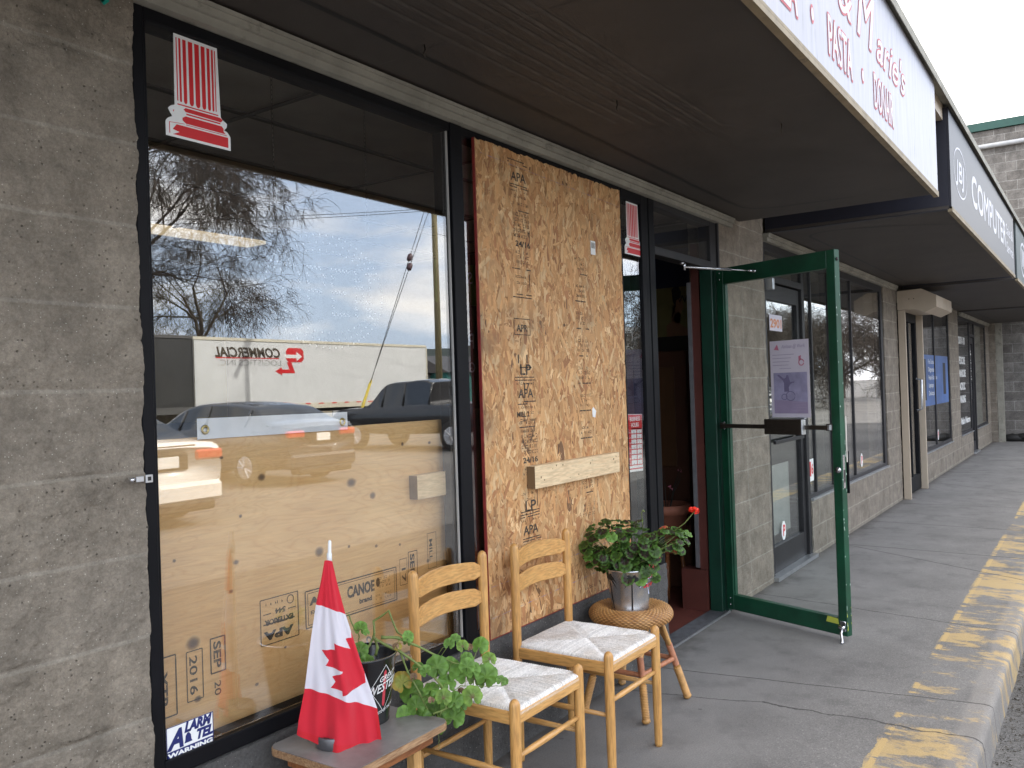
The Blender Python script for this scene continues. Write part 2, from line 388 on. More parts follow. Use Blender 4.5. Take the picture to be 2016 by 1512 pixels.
def concrete():
    m, N, L, b = new('sidewalk_concrete'); P = pos(N)
    sx = nd(N, 'ShaderNodeSeparateXYZ'); L.new(P, sx.inputs[0]); X, Y = sx.outputs[0], sx.outputs[1]
    n = nd(N, 'ShaderNodeTexNoise', Scale=1.7, Detail=9.0, Roughness=.66); L.new(P, n.inputs['Vector'])
    r = ramp(N, [(.24, (.138, .131, .125)), (.5, (.188, .180, .172)), (.78, (.238, .228, .218))]); L.new(n.outputs['Fac'], r.inputs['Fac'])
    nf = nd(N, 'ShaderNodeTexNoise', Scale=160.0, Detail=5.0, Roughness=.8); L.new(P, nf.inputs['Vector'])
    rf = ramp(N, [(.3, .74), (.7, 1.28)]); L.new(nf.outputs['Fac'], rf.inputs['Fac'])
    col = mix(N, L, r.outputs[0], rf.outputs[0], 1.0, 'MULTIPLY')
    # rougher, darker worn gravelly zone towards the kerb
    zr = nd(N, 'ShaderNodeMapRange'); zr.inputs['From Min'].default_value = -.55; zr.inputs['From Max'].default_value = -1.0
    L.new(math_(N, L, 'ADD', Y, math_(N, L, 'MULTIPLY', math_(N, L, 'SUBTRACT', n.outputs['Fac'], .5), .5)), zr.inputs['Value'])
    v = nd(N, 'ShaderNodeTexVoronoi', Scale=190.0); L.new(P, v.inputs['Vector'])
    sp = nd(N, 'ShaderNodeSeparateColor'); L.new(v.outputs['Color'], sp.inputs[0])
    rr = ramp(N, [(0, .72), (.5, .88), (.9, 1.0), (1, 1.3)]); L.new(sp.outputs[0], rr.inputs['Fac'])
    col = mix(N, L, col, mix(N, L, col, rr.outputs[0], 1.0, 'MULTIPLY'), zr.outputs[0])
    # stains
    ns = nd(N, 'ShaderNodeTexNoise', Scale=5.0, Detail=7.0, Roughness=.6); L.new(P, ns.inputs['Vector'])
    rs = ramp(N, [(.52, 0.0), (.74, .65)]); L.new(ns.outputs['Fac'], rs.inputs['Fac'])
    col = mix(N, L, col, (.09, .085, .083), rs.outputs[0])
    # dirt gathered along the foot of the wall, gum spots and drips
    dw = nd(N, 'ShaderNodeMapRange'); dw.inputs['From Min'].default_value = -.11; dw.inputs['From Max'].default_value = 0.0
    L.new(math_(N, L, 'ADD', Y, math_(N, L, 'MULTIPLY', math_(N, L, 'SUBTRACT', ns.outputs['Fac'], .5), .22)), dw.inputs['Value'])
    col = mix(N, L, col, (.06, .05, .04), math_(N, L, 'MULTIPLY', dw.outputs[0], .6))
    vg = nd(N, 'ShaderNodeTexVoronoi', Scale=7.0); L.new(P, vg.inputs['Vector']); sg = nd(N, 'ShaderNodeSeparateColor'); L.new(vg.outputs['Color'], sg.inputs[0])
    gd = ramp(N, [(.07, 1.0), (.10, 0.0)]); L.new(math_(N, L, 'ADD', vg.outputs['Distance'], math_(N, L, 'MULTIPLY', nf.outputs['Fac'], .03)), gd.inputs['Fac'])
    col = mix(N, L, col, (.075, .07, .068), math_(N, L, 'MULTIPLY', gd.outputs[0], math_(N, L, 'MULTIPLY', math_(N, L, 'GREATER_THAN', sg.outputs[0], .80), .6)))
    # pale edge strip of the kerb
    edge = nd(N, 'ShaderNodeMapRange'); edge.inputs['From Min'].default_value = -1.425; edge.inputs['From Max'].default_value = -1.45
    L.new(math_(N, L, 'ADD', Y, math_(N, L, 'MULTIPLY', math_(N, L, 'SUBTRACT', ns.outputs['Fac'], .5), .03)), edge.inputs['Value'])
    col = mix(N, L, col, mix(N, L, (.26, .24, .22), rf.outputs[0], 1.0, 'MULTIPLY'), math_(N, L, 'MULTIPLY', edge.outputs[0], .5))
    # worn yellow kerb paint: streaks broken across the kerb
    mp = nd(N, 'ShaderNodeMapping'); mp.inputs['Scale'].default_value = (4.2, 2.0, 1); mp.inputs['Rotation'].default_value = (0, 0, .12); L.new(P, mp.inputs['Vector'])
    ny = nd(N, 'ShaderNodeTexNoise', Scale=1.7, Detail=12.0, Roughness=.74, Distortion=.3); L.new(mp.outputs[0], ny.inputs['Vector'])
    nb = nd(N, 'ShaderNodeTexNoise', Scale=.8, Detail=2.0); L.new(P, nb.inputs['Vector'])
    thr = math_(N, L, 'ADD', ny.outputs['Fac'], math_(N, L, 'MULTIPLY', math_(N, L, 'SUBTRACT', nb.outputs['Fac'], .5), .55))
    ry = ramp(N, [(.478, 0.0), (.56, .86)]); L.new(thr, ry.inputs['Fac'])
    wob = math_(N, L, 'MULTIPLY', math_(N, L, 'SUBTRACT', ny.outputs['Fac'], .5), .10)
    inb = math_(N, L, 'MULTIPLY', math_(N, L, 'LESS_THAN', math_(N, L, 'ADD', Y, wob), -1.19), math_(N, L, 'GREATER_THAN', X, 2.95))
    line = math_(N, L, 'MULTIPLY', math_(N, L, 'LESS_THAN', math_(N, L, 'ABSOLUTE', math_(N, L, 'ADD', Y, 1.215)), .012), math_(N, L, 'GREATER_THAN', thr, .50))
    yel = math_(N, L, 'MULTIPLY', inb, math_(N, L, 'MAXIMUM', ry.outputs[0], line))
    col = mix(N, L, col, mix(N, L, (.50, .35, .145), rf.outputs[0], .8, 'MULTIPLY'), math_(N, L, 'MULTIPLY', math_(N, L, 'MULTIPLY', yel, math_(N, L, 'GREATER_THAN', X, 2.95)), .85))
    # control joints and cracks
    tot = None
    for (x1, y1, x2, y2, wd, wb) in [(4.065, -.577, 4.211, -1.53, .006, .004), (3.487, .352, 3.773, -.673, .004, .012), (3.773, -.673, 3.786, -1.514, .007, .02), (5.711, -.034, 5.446, -1.544, .006, .012),
                                 (7.754, -.086, 7.665, -1.422, .010, .003), (7.73, -.097, 6.869, -1.469, .008, .003), (9.108, -.037, 9.03, -1.333, .010, .003), (10.512, 0, 10.568, -1.5, .008, .003),
                                 (12.713, -.048, 11.917, -1.134, .010, .004), (14.1, 0, 14.3, -1.5, .014, .003), (16.3, 0, 16.3, -1.5, .014, .003), (18.6, 0, 18.5, -1.5, .016, .003), (1.9, 0, 1.95, -1.5, .006, .004), (.3, 0, .3, -1.5, .006, .004)]:
        dx, dy = x2-x1, y2-y1; l = math.hypot(dx, dy); a, b_ = dy/l, -dx/l; c = -(a*x1+b_*y1)
        d = math_(N, L, 'ADD', math_(N, L, 'ADD', math_(N, L, 'MULTIPLY', X, a), math_(N, L, 'MULTIPLY', Y, b_)), c)
        d = math_(N, L, 'ADD', d, math_(N, L, 'MULTIPLY', math_(N, L, 'SUBTRACT', ns.outputs['Fac'], .5), wb*6))
        k = nd(N, 'ShaderNodeMapRange'); k.inputs['From Min'].default_value = wd; k.inputs['From Max'].default_value = wd*.45
        L.new(math_(N, L, 'ABSOLUTE', d), k.inputs['Value']); q = k.outputs[0]
        lo, hi = min(y1, y2), max(y1, y2)
        if lo > -1.3 and lo > -.9: q = math_(N, L, 'MULTIPLY', q, math_(N, L, 'GREATER_THAN', Y, lo))
        if hi < -.3: q = math_(N, L, 'MULTIPLY', q, math_(N, L, 'LESS_THAN', Y, hi if hi < -.6 else 0.1))
        tot = q if tot is None else math_(N, L, 'MAXIMUM', tot, q)
    col = mix(N, L, col, (.045, .042, .04), math_(N, L, 'MULTIPLY', tot, .85))
    L.new(col, b.inputs['Base Color']); b.inputs['Roughness'].default_value = .85; b.inputs['Specular IOR Level'].default_value = .35
    hh = math_(N, L, 'SUBTRACT', math_(N, L, 'ADD', nf.outputs['Fac'], math_(N, L, 'MULTIPLY', yel, .3)), math_(N, L, 'MULTIPLY', tot, 2.5))
    bump(N, L, b, hh, .55, .003); return m
MT['concrete'] = concrete()

def wood(name, c1, c2, scale=14, axis='Z', rough=.42, cont=1.0, coat=.15):
    m, N, L, b = new(name)
    mp = nd(N, 'ShaderNodeMapping'); s = {'X': (.12, 1, 1), 'Y': (1, .12, 1), 'Z': (1, 1, .12)}[axis]; mp.inputs['Scale'].default_value = s; L.new(obj(N), mp.inputs['Vector'])
    n = nd(N, 'ShaderNodeTexNoise', Scale=scale*3, Detail=5.0, Distortion=1.2); L.new(mp.outputs[0], n.inputs['Vector'])
    n2 = nd(N, 'ShaderNodeTexNoise', Scale=scale*12, Detail=3.0); L.new(mp.outputs[0], n2.inputs['Vector'])
    r = ramp(N, [(.3, c1), (.7, c2)]); L.new(n.outputs['Fac'], r.inputs['Fac'])
    r2 = ramp(N, [(.35, 1-.24*cont), (.6, 1.05)]); L.new(n2.outputs['Fac'], r2.inputs['Fac'])
    L.new(mix(N, L, r.outputs[0], r2.outputs[0], 1.0, 'MULTIPLY'), b.inputs['Base Color'])
    b.inputs['Roughness'].default_value = rough; b.inputs['Coat Weight'].default_value = coat; b.inputs['Coat Roughness'].default_value = .3
    bump(N, L, b, n2.outputs['Fac'], .08, .001); return m
MT['beech'] = wood('varnished_beech', (.52, .26, .075), (.62, .34, .11))
MT['beechx'] = wood('varnished_beech_slat', (.55, .28, .085), (.66, .37, .125), axis='X')
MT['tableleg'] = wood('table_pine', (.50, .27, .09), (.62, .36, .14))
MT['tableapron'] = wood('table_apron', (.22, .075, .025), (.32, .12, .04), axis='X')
MT['lumber'] = wood('pine_lumber', (.70, .50, .29), (.80, .62, .38), axis='X', rough=.7, coat=0, cont=.7)
MT['lumberend'] = mat('lumber_end', (.17, .105, .05), .8)
MT['plyedge'] = wood('ply_edge', (.45, .28, .15), (.22, .11, .05), scale=30, axis='X', rough=.6, coat=0)

# ------------------------------------------------------------------ ground, pavement, road
g = MB(); g.sheet([(-600, -600, -.15), (1200, -600, -.15), (1200, 600, -.15), (-600, 600, -.15)]); g.build('parking_lot', MT['asphalt'], kind='structure')
g = MB()
ys = [.12, -.3, -.9, -1.2, -1.42, -1.50, -1.52, -1.535, -1.54, -1.545, -1.55]
zs = [0, 0, 0, 0, 0, -.001, -.004, -.012, -.04, -.10, -.16]
xs = [-6+.06*i for i in range(455)]
vs = []
for x in xs:
    for y, z in zip(ys, zs):
        k = noise.noise(Vector((x*6, y*4, 0)))*.006+noise.noise(Vector((x*25, 3, 0)))*.004 if y < -1.35 else 0
        vs.append((x, y+k, z+(k*.4 if z > -.1 else 0)))
n = len(ys); g.smooth = True
g.add(vs, [(i*n+j, i*n+j+1, (i+1)*n+j+1, (i+1)*n+j) for i in range(len(xs)-1) for j in range(n-1)])
g.build('sidewalk', MT['concrete'], kind='structure')
MT['grit'] = mat('gutter_grit', (.07, .062, .05), .95, 0, .6, 60, .8, 120)
g = MB()   # loose dirt lying in the gutter against the kerb
for i in range(2600):
    x = rnd.uniform(2.6, 9); y = -1.555-abs(rnd.gauss(0, .07)); s = rnd.uniform(.002, .009)
    p = [Vector((x+rnd.uniform(-s, s), y+rnd.uniform(-s, s), -.149+rnd.uniform(0, s))) for _ in range(4)]
    g.add(p, [(0, 1, 2), (0, 2, 3), (0, 1, 3), (1, 2, 3)])
g.build('gutter_dirt', MT['grit'], kind='stuff')

# ------------------------------------------------------------------ the row of shops
B = thing('shop_building', 'long single storey row of shops in brown split-face block under sign canopies', 'building', (10, .3, 0))

def wallpart(x0, x1, z0, z1, y=0.0, step=.025, amp=.006, name='wall', depth=.2, m='block', edge=.008, seed=0, ret=True):
    """rough split-face wall: a displaced face with returns"""
    nx = max(2, int((x1-x0)/step)); nz = max(2, int((z1-z0)/step)); mb = MB(); mb.smooth = True
    def fn(u, v):
        x = x0+(x1-x0)*u; z = z0+(z1-z0)*v
        # joints dip in between courses
        k = ((z-.03) % .203); jd = min(k, .203-k)
        d = noise.noise(Vector((x*7+seed, z*7, 1)))*amp + noise.noise(Vector((x*22, z*22, 5+seed)))*amp*.6 + noise.noise(Vector((x*60, z*60, 2)))*amp*.45 + noise.noise(Vector((x*130, z*130, 2)))*amp*.25
        if jd < .012: d = d*.3-.002
        ex = 0
        if u > .999 or u < .001:
            row = int((z-.03)/.203); ex = noise.noise(Vector((row*3.7+seed, x*3, z*18)))*edge + noise.noise(Vector((seed, z*5.1, 7)))*edge
        return (x+ex, y-abs(d)*.2-d*.8, z)
    mb.grid(nx, nz, fn)
    if ret:
        for u, s in ((0, 1), (1, -1)):
            a = [fn(u, j/nz) for j in range(nz+1)]
            vs = a+[(p[0], p[1]+depth, p[2]) for p in a]; n = nz+1
            mb.smooth = False; mb.add(vs, [(j, j+1, n+j+1, n+j) for j in range(nz)])
        a = [fn(i/nx, 1) for i in range(nx+1)]; vs = a+[(p[0], p[1]+depth, p[2]) for p in a]; n = nx+1
        mb.add(vs, [(j, j+1, n+j+1, n+j) for j in range(nx)])
    return mb.build(name, MT[m], B)
wallpart(-1.0, .45, 0, 3.3, step=.03)
wallpart(.45, 1.252, 0, 2.75, step=.006, amp=.013, edge=.006, seed=3, m='block_near')
wallpart(1.252, 4.295, 0, .465, step=.012, amp=.004, edge=.014, m='base', seed=5)
wallpart(5.215, 6.085, 0, 3.12, step=.012, amp=.007, edge=.006, seed=9, m='block_pier')
wallpart(7.10, 10.12, 0, .46, step=.02, amp=.006, seed=11)
wallpart(10.12, 10.87, 0, 2.6, step=.02, amp=.007, seed=13)
wallpart(12.02, 14.98, 0, .40, step=.03, amp=.007, seed=15)
wallpart(12.02, 12.42, .40, 2.6, step=.03, amp=.007, seed=16, ret=False)
wallpart(14.98, 16.0, 0, 2.6, step=.03, amp=.008, seed=17)
wallpart(16.0, 17.55, 0, .42, step=.03, amp=.007, seed=18)
wallpart(18.25, 20.05, 0, .42, step=.03, amp=.007, seed=19)
wallpart(20.05, 20.62, 0, 2.6, step=.03, amp=.008, seed=20)
wallpart(20.62, 21.1, 0, 2.6, y=-.12, step=.03, amp=.008, seed=21)
m = MB(); m.box(-1.0, 1.25, .2, .35, 0, 2.45); m.box(1.252, 5.3, 0.02, .2, 2.53, 3.3); m.box(6.085, 21.1, .02, .2, 2.53, 3.3)
m.box(-1, 21.1, 6.0, 6.1, 0, 3.3); m.build('wall', MT['block'], B)
m = MB(); m.box(-1.2, 21.1, -.02, 6.2, 3.3, 3.42); m.build('roof', MT['soffit'], B)
# grey weathered trim running along the wall head
m = MB()
for x0, x1 in ((-1.0, 5.43), (6.12, 10.8), (11.5, 15.2), (16.2, 20.6)):
    m.box(x0, x1, -.022, .012, 2.425, 2.450); m.box(x0, x1, -.034, .012, 2.4505, 2.470); m.box(x0, x1, -.040, .012, 2.4705, 2.482)
m.build('gutter', MT['trim'], B)
# downpipes beside the end pillar
m = MB(); m.box(20.66, 20.78, -.24, -.125, 0, 2.6); m.build('downpipe', MT['trim'], B)

# interior of the restaurant
m = MB(); m.sheet([(.5, .1, .004), (5.95, .1, .004), (5.95, 5.9, .004), (.5, 5.9, .004)]); m.build('tiled_floor', MT['tile'], B)
m = MB(); m.sheet([(.3, .2, 2.62), (5.95, .2, 2.62), (5.95, 5.9, 2.62), (.3, 5.9, 2.62)])
m.m = 1
for i in range(10): m.box(.3, 5.94, .35+i*.6, .374+i*.6, 2.606, 2.617)
for i in range(5): m.box(1.15+i*1.2, 1.174+i*1.2, .21, 5.9, 2.600, 2.6055)
m.build('ceiling', [MT['ceil'], MT['ceilgrid']], B)
m = MB(); m.box(.3, 5.95, 5.84, 5.898, 1.2, 2.61); m.build('mustard_wall', MT['mustard'], B)
def lampmat():
    m_, N, L, b = new('warm_tube_light'); b.inputs['Emission Color'].default_value = (1, .78, .48, 1); b.inputs['Emission Strength'].default_value = .22; b.inputs['Base Color'].default_value = (.8, .7, .5, 1); return m_
MT['tube'] = lampmat()
for (x0_, x1_, y0_, y1_, z_, lb) in ((3.4, 4.35, 3.22, 3.44, 2.585, 'lit warm strip light on the restaurant ceiling'), (6.5, 8.9, 1.2, 1.35, 2.57, 'nearer lit strip light in the shop beyond the pillar'), (7.0, 9.4, 2.6, 2.75, 2.57, 'farther lit strip light in the shop beyond the pillar')):
    lt = thing('ceiling_light', lb, 'light', ((x0_+x1_)/2, (y0_+y1_)/2, z_), 'lit strip lights on the ceilings')
    m = MB(); m.bbox(x0_, x1_, y0_, y1_, z_, z_+.025, .003); m.build('diffuser', MT['tube'], lt)
    m = MB(); m.bbox(x0_-.02, x1_+.02, y0_-.02, y1_+.02, z_+.0255, z_+.03, .001); m.build('fixture_frame', MT['trim'], lt)
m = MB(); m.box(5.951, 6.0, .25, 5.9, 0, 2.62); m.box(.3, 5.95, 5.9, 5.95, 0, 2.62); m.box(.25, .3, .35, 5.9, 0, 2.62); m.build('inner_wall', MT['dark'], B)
m = MB(); m.box(5.12, 5.2, .10, .152, .26, 2.3); m.box(5.10, 5.215, .10, .27, 0, .259); m.build('maroon_wall', MT['maroon'], B)
m = MB(); m.box(5.112, 5.20, .153, .178, .27, 2.06); [m.box(5.1105, 5.112, .163, .168, z, z+.005) for z in (.4, .8, 1.2, 1.6, 1.95)]
m.build('corner_strip', MT['alu'], B)
# interiors of the shops beyond
m = MB()
for a, b_ in ((6.05, 10.6), (10.7, 15.4), (15.6, 20.9)):
    m.box(a, b_, 4.0, 4.05, 0, 2.6); m.box(a-.05, a, .2, 4.0, 0, 2.6)
m.build('inner_wall', mat('grey_inner_wall', (.13, .13, .12), .8), B)
m = MB(); m.sheet([(6.0, .2, 2.6), (21, .2, 2.6), (21, 4, 2.6), (6, 4, 2.6)]); m.sheet([(6.0, .1, .004), (21, .1, .004), (21, 4, .004), (6, 4, .004)])
m.build('ceiling', MT['ceil'], B)

FY0, FY1 = .008, .085      # depth of the window frames
def window(bars, panes, name='window', m='frame', glass='glass', lab=None, gy=.020):
    mb = MB()
    for b in bars: mb.bbox(b[0], b[1], b[4] if len(b) > 4 else FY0, FY1, b[2], b[3], .0025)
    w = mb.build(name, MT[m], B, lab)
    for p in panes:
        gm = MB(); gm.box(p[0], p[1], gy, gy+.006, p[2], p[3]); gm.build('glass', MT[glass], w)
    return w
W1 = window([(1.255, 1.288, .47, 2.425), (1.288, 2.53, .468, .512), (1.288, 2.53, 2.392, 2.425), (2.53, 2.600, .47, 2.425, .004), (1.288, 1.298, .512, 2.392, .014), (2.520, 2.53, .512, 2.392, .014)],
            [(1.297, 2.522, .517, 2.396)], lab='wide front window with black frame, column decal and plywood behind the glass')
m = MB(); m.box(2.5155, 2.5195, .0125, .0199, .514, 2.39); m.build('glazing_bead', mat('pale_bead', (.36, .35, .33), .5), W1)
W2 = window([(2.600, 3.88, .47, .51), (2.600, 3.88, 2.392, 2.425), (3.85, 3.88, .51, 2.392)], [(2.600, 3.88, .51, 2.392)], lab='narrow strip of window showing beside the chipboard')
W3 = window([(3.88, 3.912, .47, 2.425), (3.912, 4.135, .468, .50), (3.912, 4.135, 2.375, 2.425), (4.135, 4.185, 0.47, 2.425), (4.19, 4.225, .47, 2.425, .012), (4.23, 4.295, 0, 2.425)],
            [(3.91, 4.137, .50, 2.377)], lab='tall narrow sidelight with column decal and hours notice')
W4 = window([(4.295, 5.10, 2.13, 2.175), (4.295, 5.10, 2.395, 2.425), (5.10, 5.20, 2.13, 2.425)], [(4.295, 5.10, 2.175, 2.395)], name='transom_window', m='frame_grey')
m = MB(); m.bbox(5.155, 5.213, -.012, .10, 0, 2.13, .003); m.bbox(5.11, 5.154, .01, .09, 0, 2.13, .003); m.build('door_frame', MT['greendark'], B)
m = MB(); m.bbox(5.2, 5.222, -.004, .03, 2.13, 2.43, .002); m.build('door_frame', MT['frame_grey'], B)
m = MB(); m.box(4.297, 5.15, -.012, .10, .004, .010)
for i in range(11): m.box(4.30, 5.148, -.004+i*.0095, -.001+i*.0095, .010, .0135)
m.m = 1; m.box(4.297, 5.16, -.020, -.0125, .002, .014)
m.build('threshold', [MT['galv'], MT['alu']], B)

# --- open green door, hinged at the pillar, swung about 70 degrees
HX, HY = 5.158, -.016; EX, EY = 4.872, -.795
ux, uy = EX-HX, EY-HY; DL = math.hypot(ux, uy); ang = math.atan2(uy, ux)
DM = Matrix.Translation((HX, HY, 0)) @ Matrix.Rotation(ang, 4, 'Z')     # local x along the leaf, local +y = side turned away from the camera?
# local y: rotate(ang) of +Y ; interior face (towards -X) is local -y
D = MB(); T = .022; zb, zt = .03, 2.128; st = .052
def dbox(mb, s0, s1, t0, t1, z0, z1, b=.002): mb.bbox(s0, s1, t0, t1, z0, z1, b, DM)
dbox(D, 0, st, -T, T, zb, zt); dbox(D, DL-st, DL, -T, T, zb, zt); dbox(D, st, DL-st, -T, T, zt-.098, zt); dbox(D, st, DL-st, -T, T, zb, zb+.092)
for a in ((st, st+.008, zb+.092, zt-.098), (DL-st-.008, DL-st, zb+.092, zt-.098)): dbox(D, a[0], a[1], -.012, .012, a[2], a[3], .001)
DO = D.build('door', MT['green'], B, 'green framed glass door standing open over the pavement')
m = MB(); dbox(m, st+.004, DL-st-.004, -.003, .003, zb+.088, zt-.094, .0005); m.build('glass', MT['glass_door'], DO)
m = MB(); SG = -1
def side(mb, s0, s1, d0, d1, z0, z1, b=.002): mb.bbox(s0, s1, min(SG*d0, SG*d1), max(SG*d0, SG*d1), z0, z1, b, DM)
side(m, .03, DL-.045, .040, .062, 1.148, 1.172); side(m, DL-.075, DL-.045, .022, .045, 1.142, 1.180); side(m, .01, .035, .022, .045, 1.142, 1.180)
m.build('push_bar', MT['bronze'], DO)
m = MB(); side(m, .375, .625, .050, .085, 1.118, 1.205)
for i in range(9): side(m, .377, .623, .0852, .087, 1.122+i*.009, 1.126+i*.009, .0003)
m.build('push_bar_housing', MT['bronze'], DO)
m = MB(); side(m, .38, .625, .03, .05, 1.2055, 1.212); m.build('bracket', MT['alu'], DO); m = MB(); side(m, DL-.052, DL-.035, .045, .064, 1.146, 1.176); m.build('end_cap', MT['alu'], DO); m = MB(); side(m, .627, .633, .05, .086, 1.12, 1.203); m.build('bracket', MT['alu'], DO)
m = MB(); P1 = DM @ Vector((DL-.018, -T, .93)); nn = (DM.to_3x3() @ Vector((0, -1, 0))); NN = nn
m.smooth = True; m.tube([P1, P1+nn*.012], .017, 16); m.tube([P1+nn*.012, P1+nn*.015], [.012, .011], 16); m.build('lock_cylinder', MT['chrome'], DO)
m = MB(); m.bbox(DL-.0005, DL+.0015, -.010, .008, .83, 1.01, .0005, DM); m.m = 1; m.bbox(DL+.0016, DL+.0024, -.005, .004, .86, .93, .0002, DM)
m.build('lock_plate', [MT['chrome'], MT['seam']], DO)
m = MB(); m.bbox(DL-.0005, DL+.004, .0225, .030, .97, 1.22, .001, DM); m.build('weather_strip', mat('cream_strip', (.6, .56, .5), .6), DO)
m = MB(); m.bbox(DL-.012, DL+.006, .031, .040, .80, 1.03, .002, DM); m.build('latch_guard', MT['frame'], DO)
m = MB(); m.smooth = True; c = DM @ Vector((DL+.0005, -.003, 2.075)); d = DM.to_3x3() @ Vector((1, 0, 0)); m.tube([c, c+d*.004], .010, 16); m.build('round_bumper', MT['seam'], DO)
m = MB(); m.smooth = True
k0 = DM @ Vector((DL-.022, -T-.012, .075)); k1 = DM @ Vector((DL-.020, -T-.03, .05)); k2 = DM @ Vector((DL-.012, -T-.034, .02)); k3 = DM @ Vector((DL-.006, -T-.045, .006))
m.bbox(DL-.042, DL-.006, -T-.006, -T, .055, .11, .002, DM); m.tube([DM @ Vector((DL-.04, -T-.014, .078)), DM @ Vector((DL-.006, -T-.014, .078))], .011, 12)
m.tube([k0, k1, k2, k3, k3+Vector((0, 0, -.004))], [.009, .0075, .007, .009, .011], 12); m.build('kick_stand', MT['chrome'], DO)
m = MB(); m.smooth = True
a = Vector((4.62, -.02, 2.09)); b_ = DM @ Vector((.30, -T-.012, 2.078))
dd = (b_-a)
m.tube([a, a+dd*.66], .0085, 12); m.tube([a+dd*.66, b_], .004, 8); m.tube([a+Vector((0, 0, -.018)), a+Vector((0, 0, .035))], .008, 10)
m.tube([a+Vector((0, .03, .022)), a+Vector((0, 0, .022))], .009, 10); m.tube([b_, b_-nn*.014], .010, 10); m.tube([a+dd*.93, b_], .008, 8)
m.build('door_closer', MT['chrome'], DO)
for z_ in (.06, .10, 2.06, 2.10, 1.14, 1.18):
    m = MB(); m.smooth = True; c = DM @ Vector((.026, -T, z_)); m.tube([c, c+NN*.002], .005, 10); m.build('screw', MT['chrome'], DO)
m = MB(); rnd.seed(3)   # chips of old paint on the leaf edge
for i in range(46):
    z = rnd.choice([rnd.uniform(.05, .2), rnd.uniform(.4, 1.1), rnd.uniform(.05, 2.1)]); h = rnd.uniform(.003, .014) if z > .2 else rnd.uniform(.006, .03); t = rnd.choice([-.0215, -.018, .014]); w_ = rnd.uniform(.002, .007)
    m.m = 1 if (z < .22 and rnd.random() < .5) else 0
    m.poly([DM @ Vector((DL+.0003, t+rnd.uniform(0, .002), z)), DM @ Vector((DL+.0003, t+w_, z+rnd.uniform(0, .004))), DM @ Vector((DL+.0003, t+w_*.7, z+h)), DM @ Vector((DL+.0003, t, z+h*.8))], (DM.to_3x3() @ Vector((.0004, 0, 0))))
m.m = 1; m.poly([DM @ Vector((DL-.13, -T-.0004, .09)), DM @ Vector((DL-.05, -T-.0004, .088)), DM @ Vector((DL-.055, -T-.0004, .118)), DM @ Vector((DL-.12, -T-.0004, .122))], DM.to_3x3() @ Vector((0, -.0004, 0)))
m.build('chipped_paint', [mat('chip_pale', (.45, .55, .48), .6), mat('chip_yellow', (.42, .45, .06), .6)], DO)

# --- shop door and windows beyond the pillar
fg = 'frame_grey'
W5 = window([(6.085, 6.14, 0, 2.425), (6.14, 7.03, 2.15, 2.20), (6.14, 7.03, 2.37, 2.425), (7.03, 7.10, 0, 2.425), (7.10, 10.0, .46, .50), (7.10, 10.0, 2.36, 2.425), (7.285, 7.315, .5, 2.36), (7.85, 7.885, .5, 2.36), (8.66, 8.69, .5, 2.36), (10.0, 10.10, .46, 2.425)],
            [(6.14, 7.03, 2.20, 2.37), (7.10, 7.29, .5, 2.36), (7.31, 7.855, .5, 2.36), (7.88, 8.665, .5, 2.36), (8.685, 10.0, .5, 2.36)], m=fg, lab='row of tall panes in dark frames next to the grey shop door')
mb = MB()
for b_ in [(6.145, 6.21, .02, 2.14), (6.96, 7.025, .02, 2.14), (6.21, 6.96, 2.02, 2.14), (6.21, 6.96, .02, .22)]: mb.bbox(b_[0], b_[1], .03, .075, b_[2], b_[3], .002)
D2 = mb.build('door', MT[fg], B, 'closed dark grey glass door with the house number')
m = MB(); m.box(6.21, 6.96, .050, .056, .22, 2.02); m.build('glass', MT['glass'], D2)
m = MB(); m.bbox(6.23, 6.95, -.0, .02, .965, .99, .002); m.build('push_bar', MT[fg], D2)
m = MB(); m.bbox(6.13, 6.17, -.05, .01, 2.08, 2.16, .003); m.smooth = True; m.tube([(6.15, -.03, 2.16), (6.15, -.03, 2.18)], .012, 10); m.build('closer_bracket', MT['alu'], D2)
m = MB(); m.box(6.08, 7.11, -.035, .10, .003, .03); m.build('threshold', MT['alu'], B)
m = MB(); m.box(6.11, 7.0, .045, .0499, .20, .212); m.build('kick_rail', MT['alu'], D2)
for a_ in ((7.10, 10.1, .452, .468), (12.02, 14.98, .392, .405), (16.0, 17.55, .412, .425), (18.25, 20.05, .412, .425)):
    m = MB(); m.box(a_[0], a_[1], -.018, .007, a_[2], a_[3]); m.build('window_sill', MT['alu'], B)
W6 = window([(12.42, 12.47, .40, 2.425), (12.47, 14.93, .40, .45), (12.47, 14.93, 2.37, 2.425), (13.55, 13.60, .45, 2.37), (14.93, 14.98, .40, 2.425)], [(12.47, 13.55, .45, 2.37), (13.6, 14.93, .45, 2.37)], m=fg)
W7 = window([(16.0, 16.05, .42, 2.425), (16.05, 17.5, .42, .47), (16.05, 20.05, 2.37, 2.425), (17.5, 17.58, 0, 2.425), (18.2, 18.28, 0, 2.425), (18.28, 20.0, .42, .47), (20.0, 20.05, .42, 2.425), (17.58, 18.2, 2.12, 2.17)],
            [(16.05, 17.5, .47, 2.37), (18.28, 20.0, .47, 2.37), (17.58, 18.2, 2.17, 2.37)], m=fg)
mb = MB()
for b_ in [(17.59, 17.66, .03, 2.11), (18.13, 18.19, .03, 2.11), (17.66, 18.13, 2.0, 2.11), (17.66, 18.13, .03, .2)]: mb.bbox(b_[0], b_[1], .03, .075, b_[2], b_[3], .002)
D4 = mb.build('door', MT[fg], B); m = MB(); m.box(17.66, 18.13, .05, .056, .2, 2.0); m.build('glass', MT['glass'], D4)
m = MB(); m.box(17.52, 18.26, -.03, .1, .003, .03); m.build('threshold', MT['alu'], B)
mb = MB()
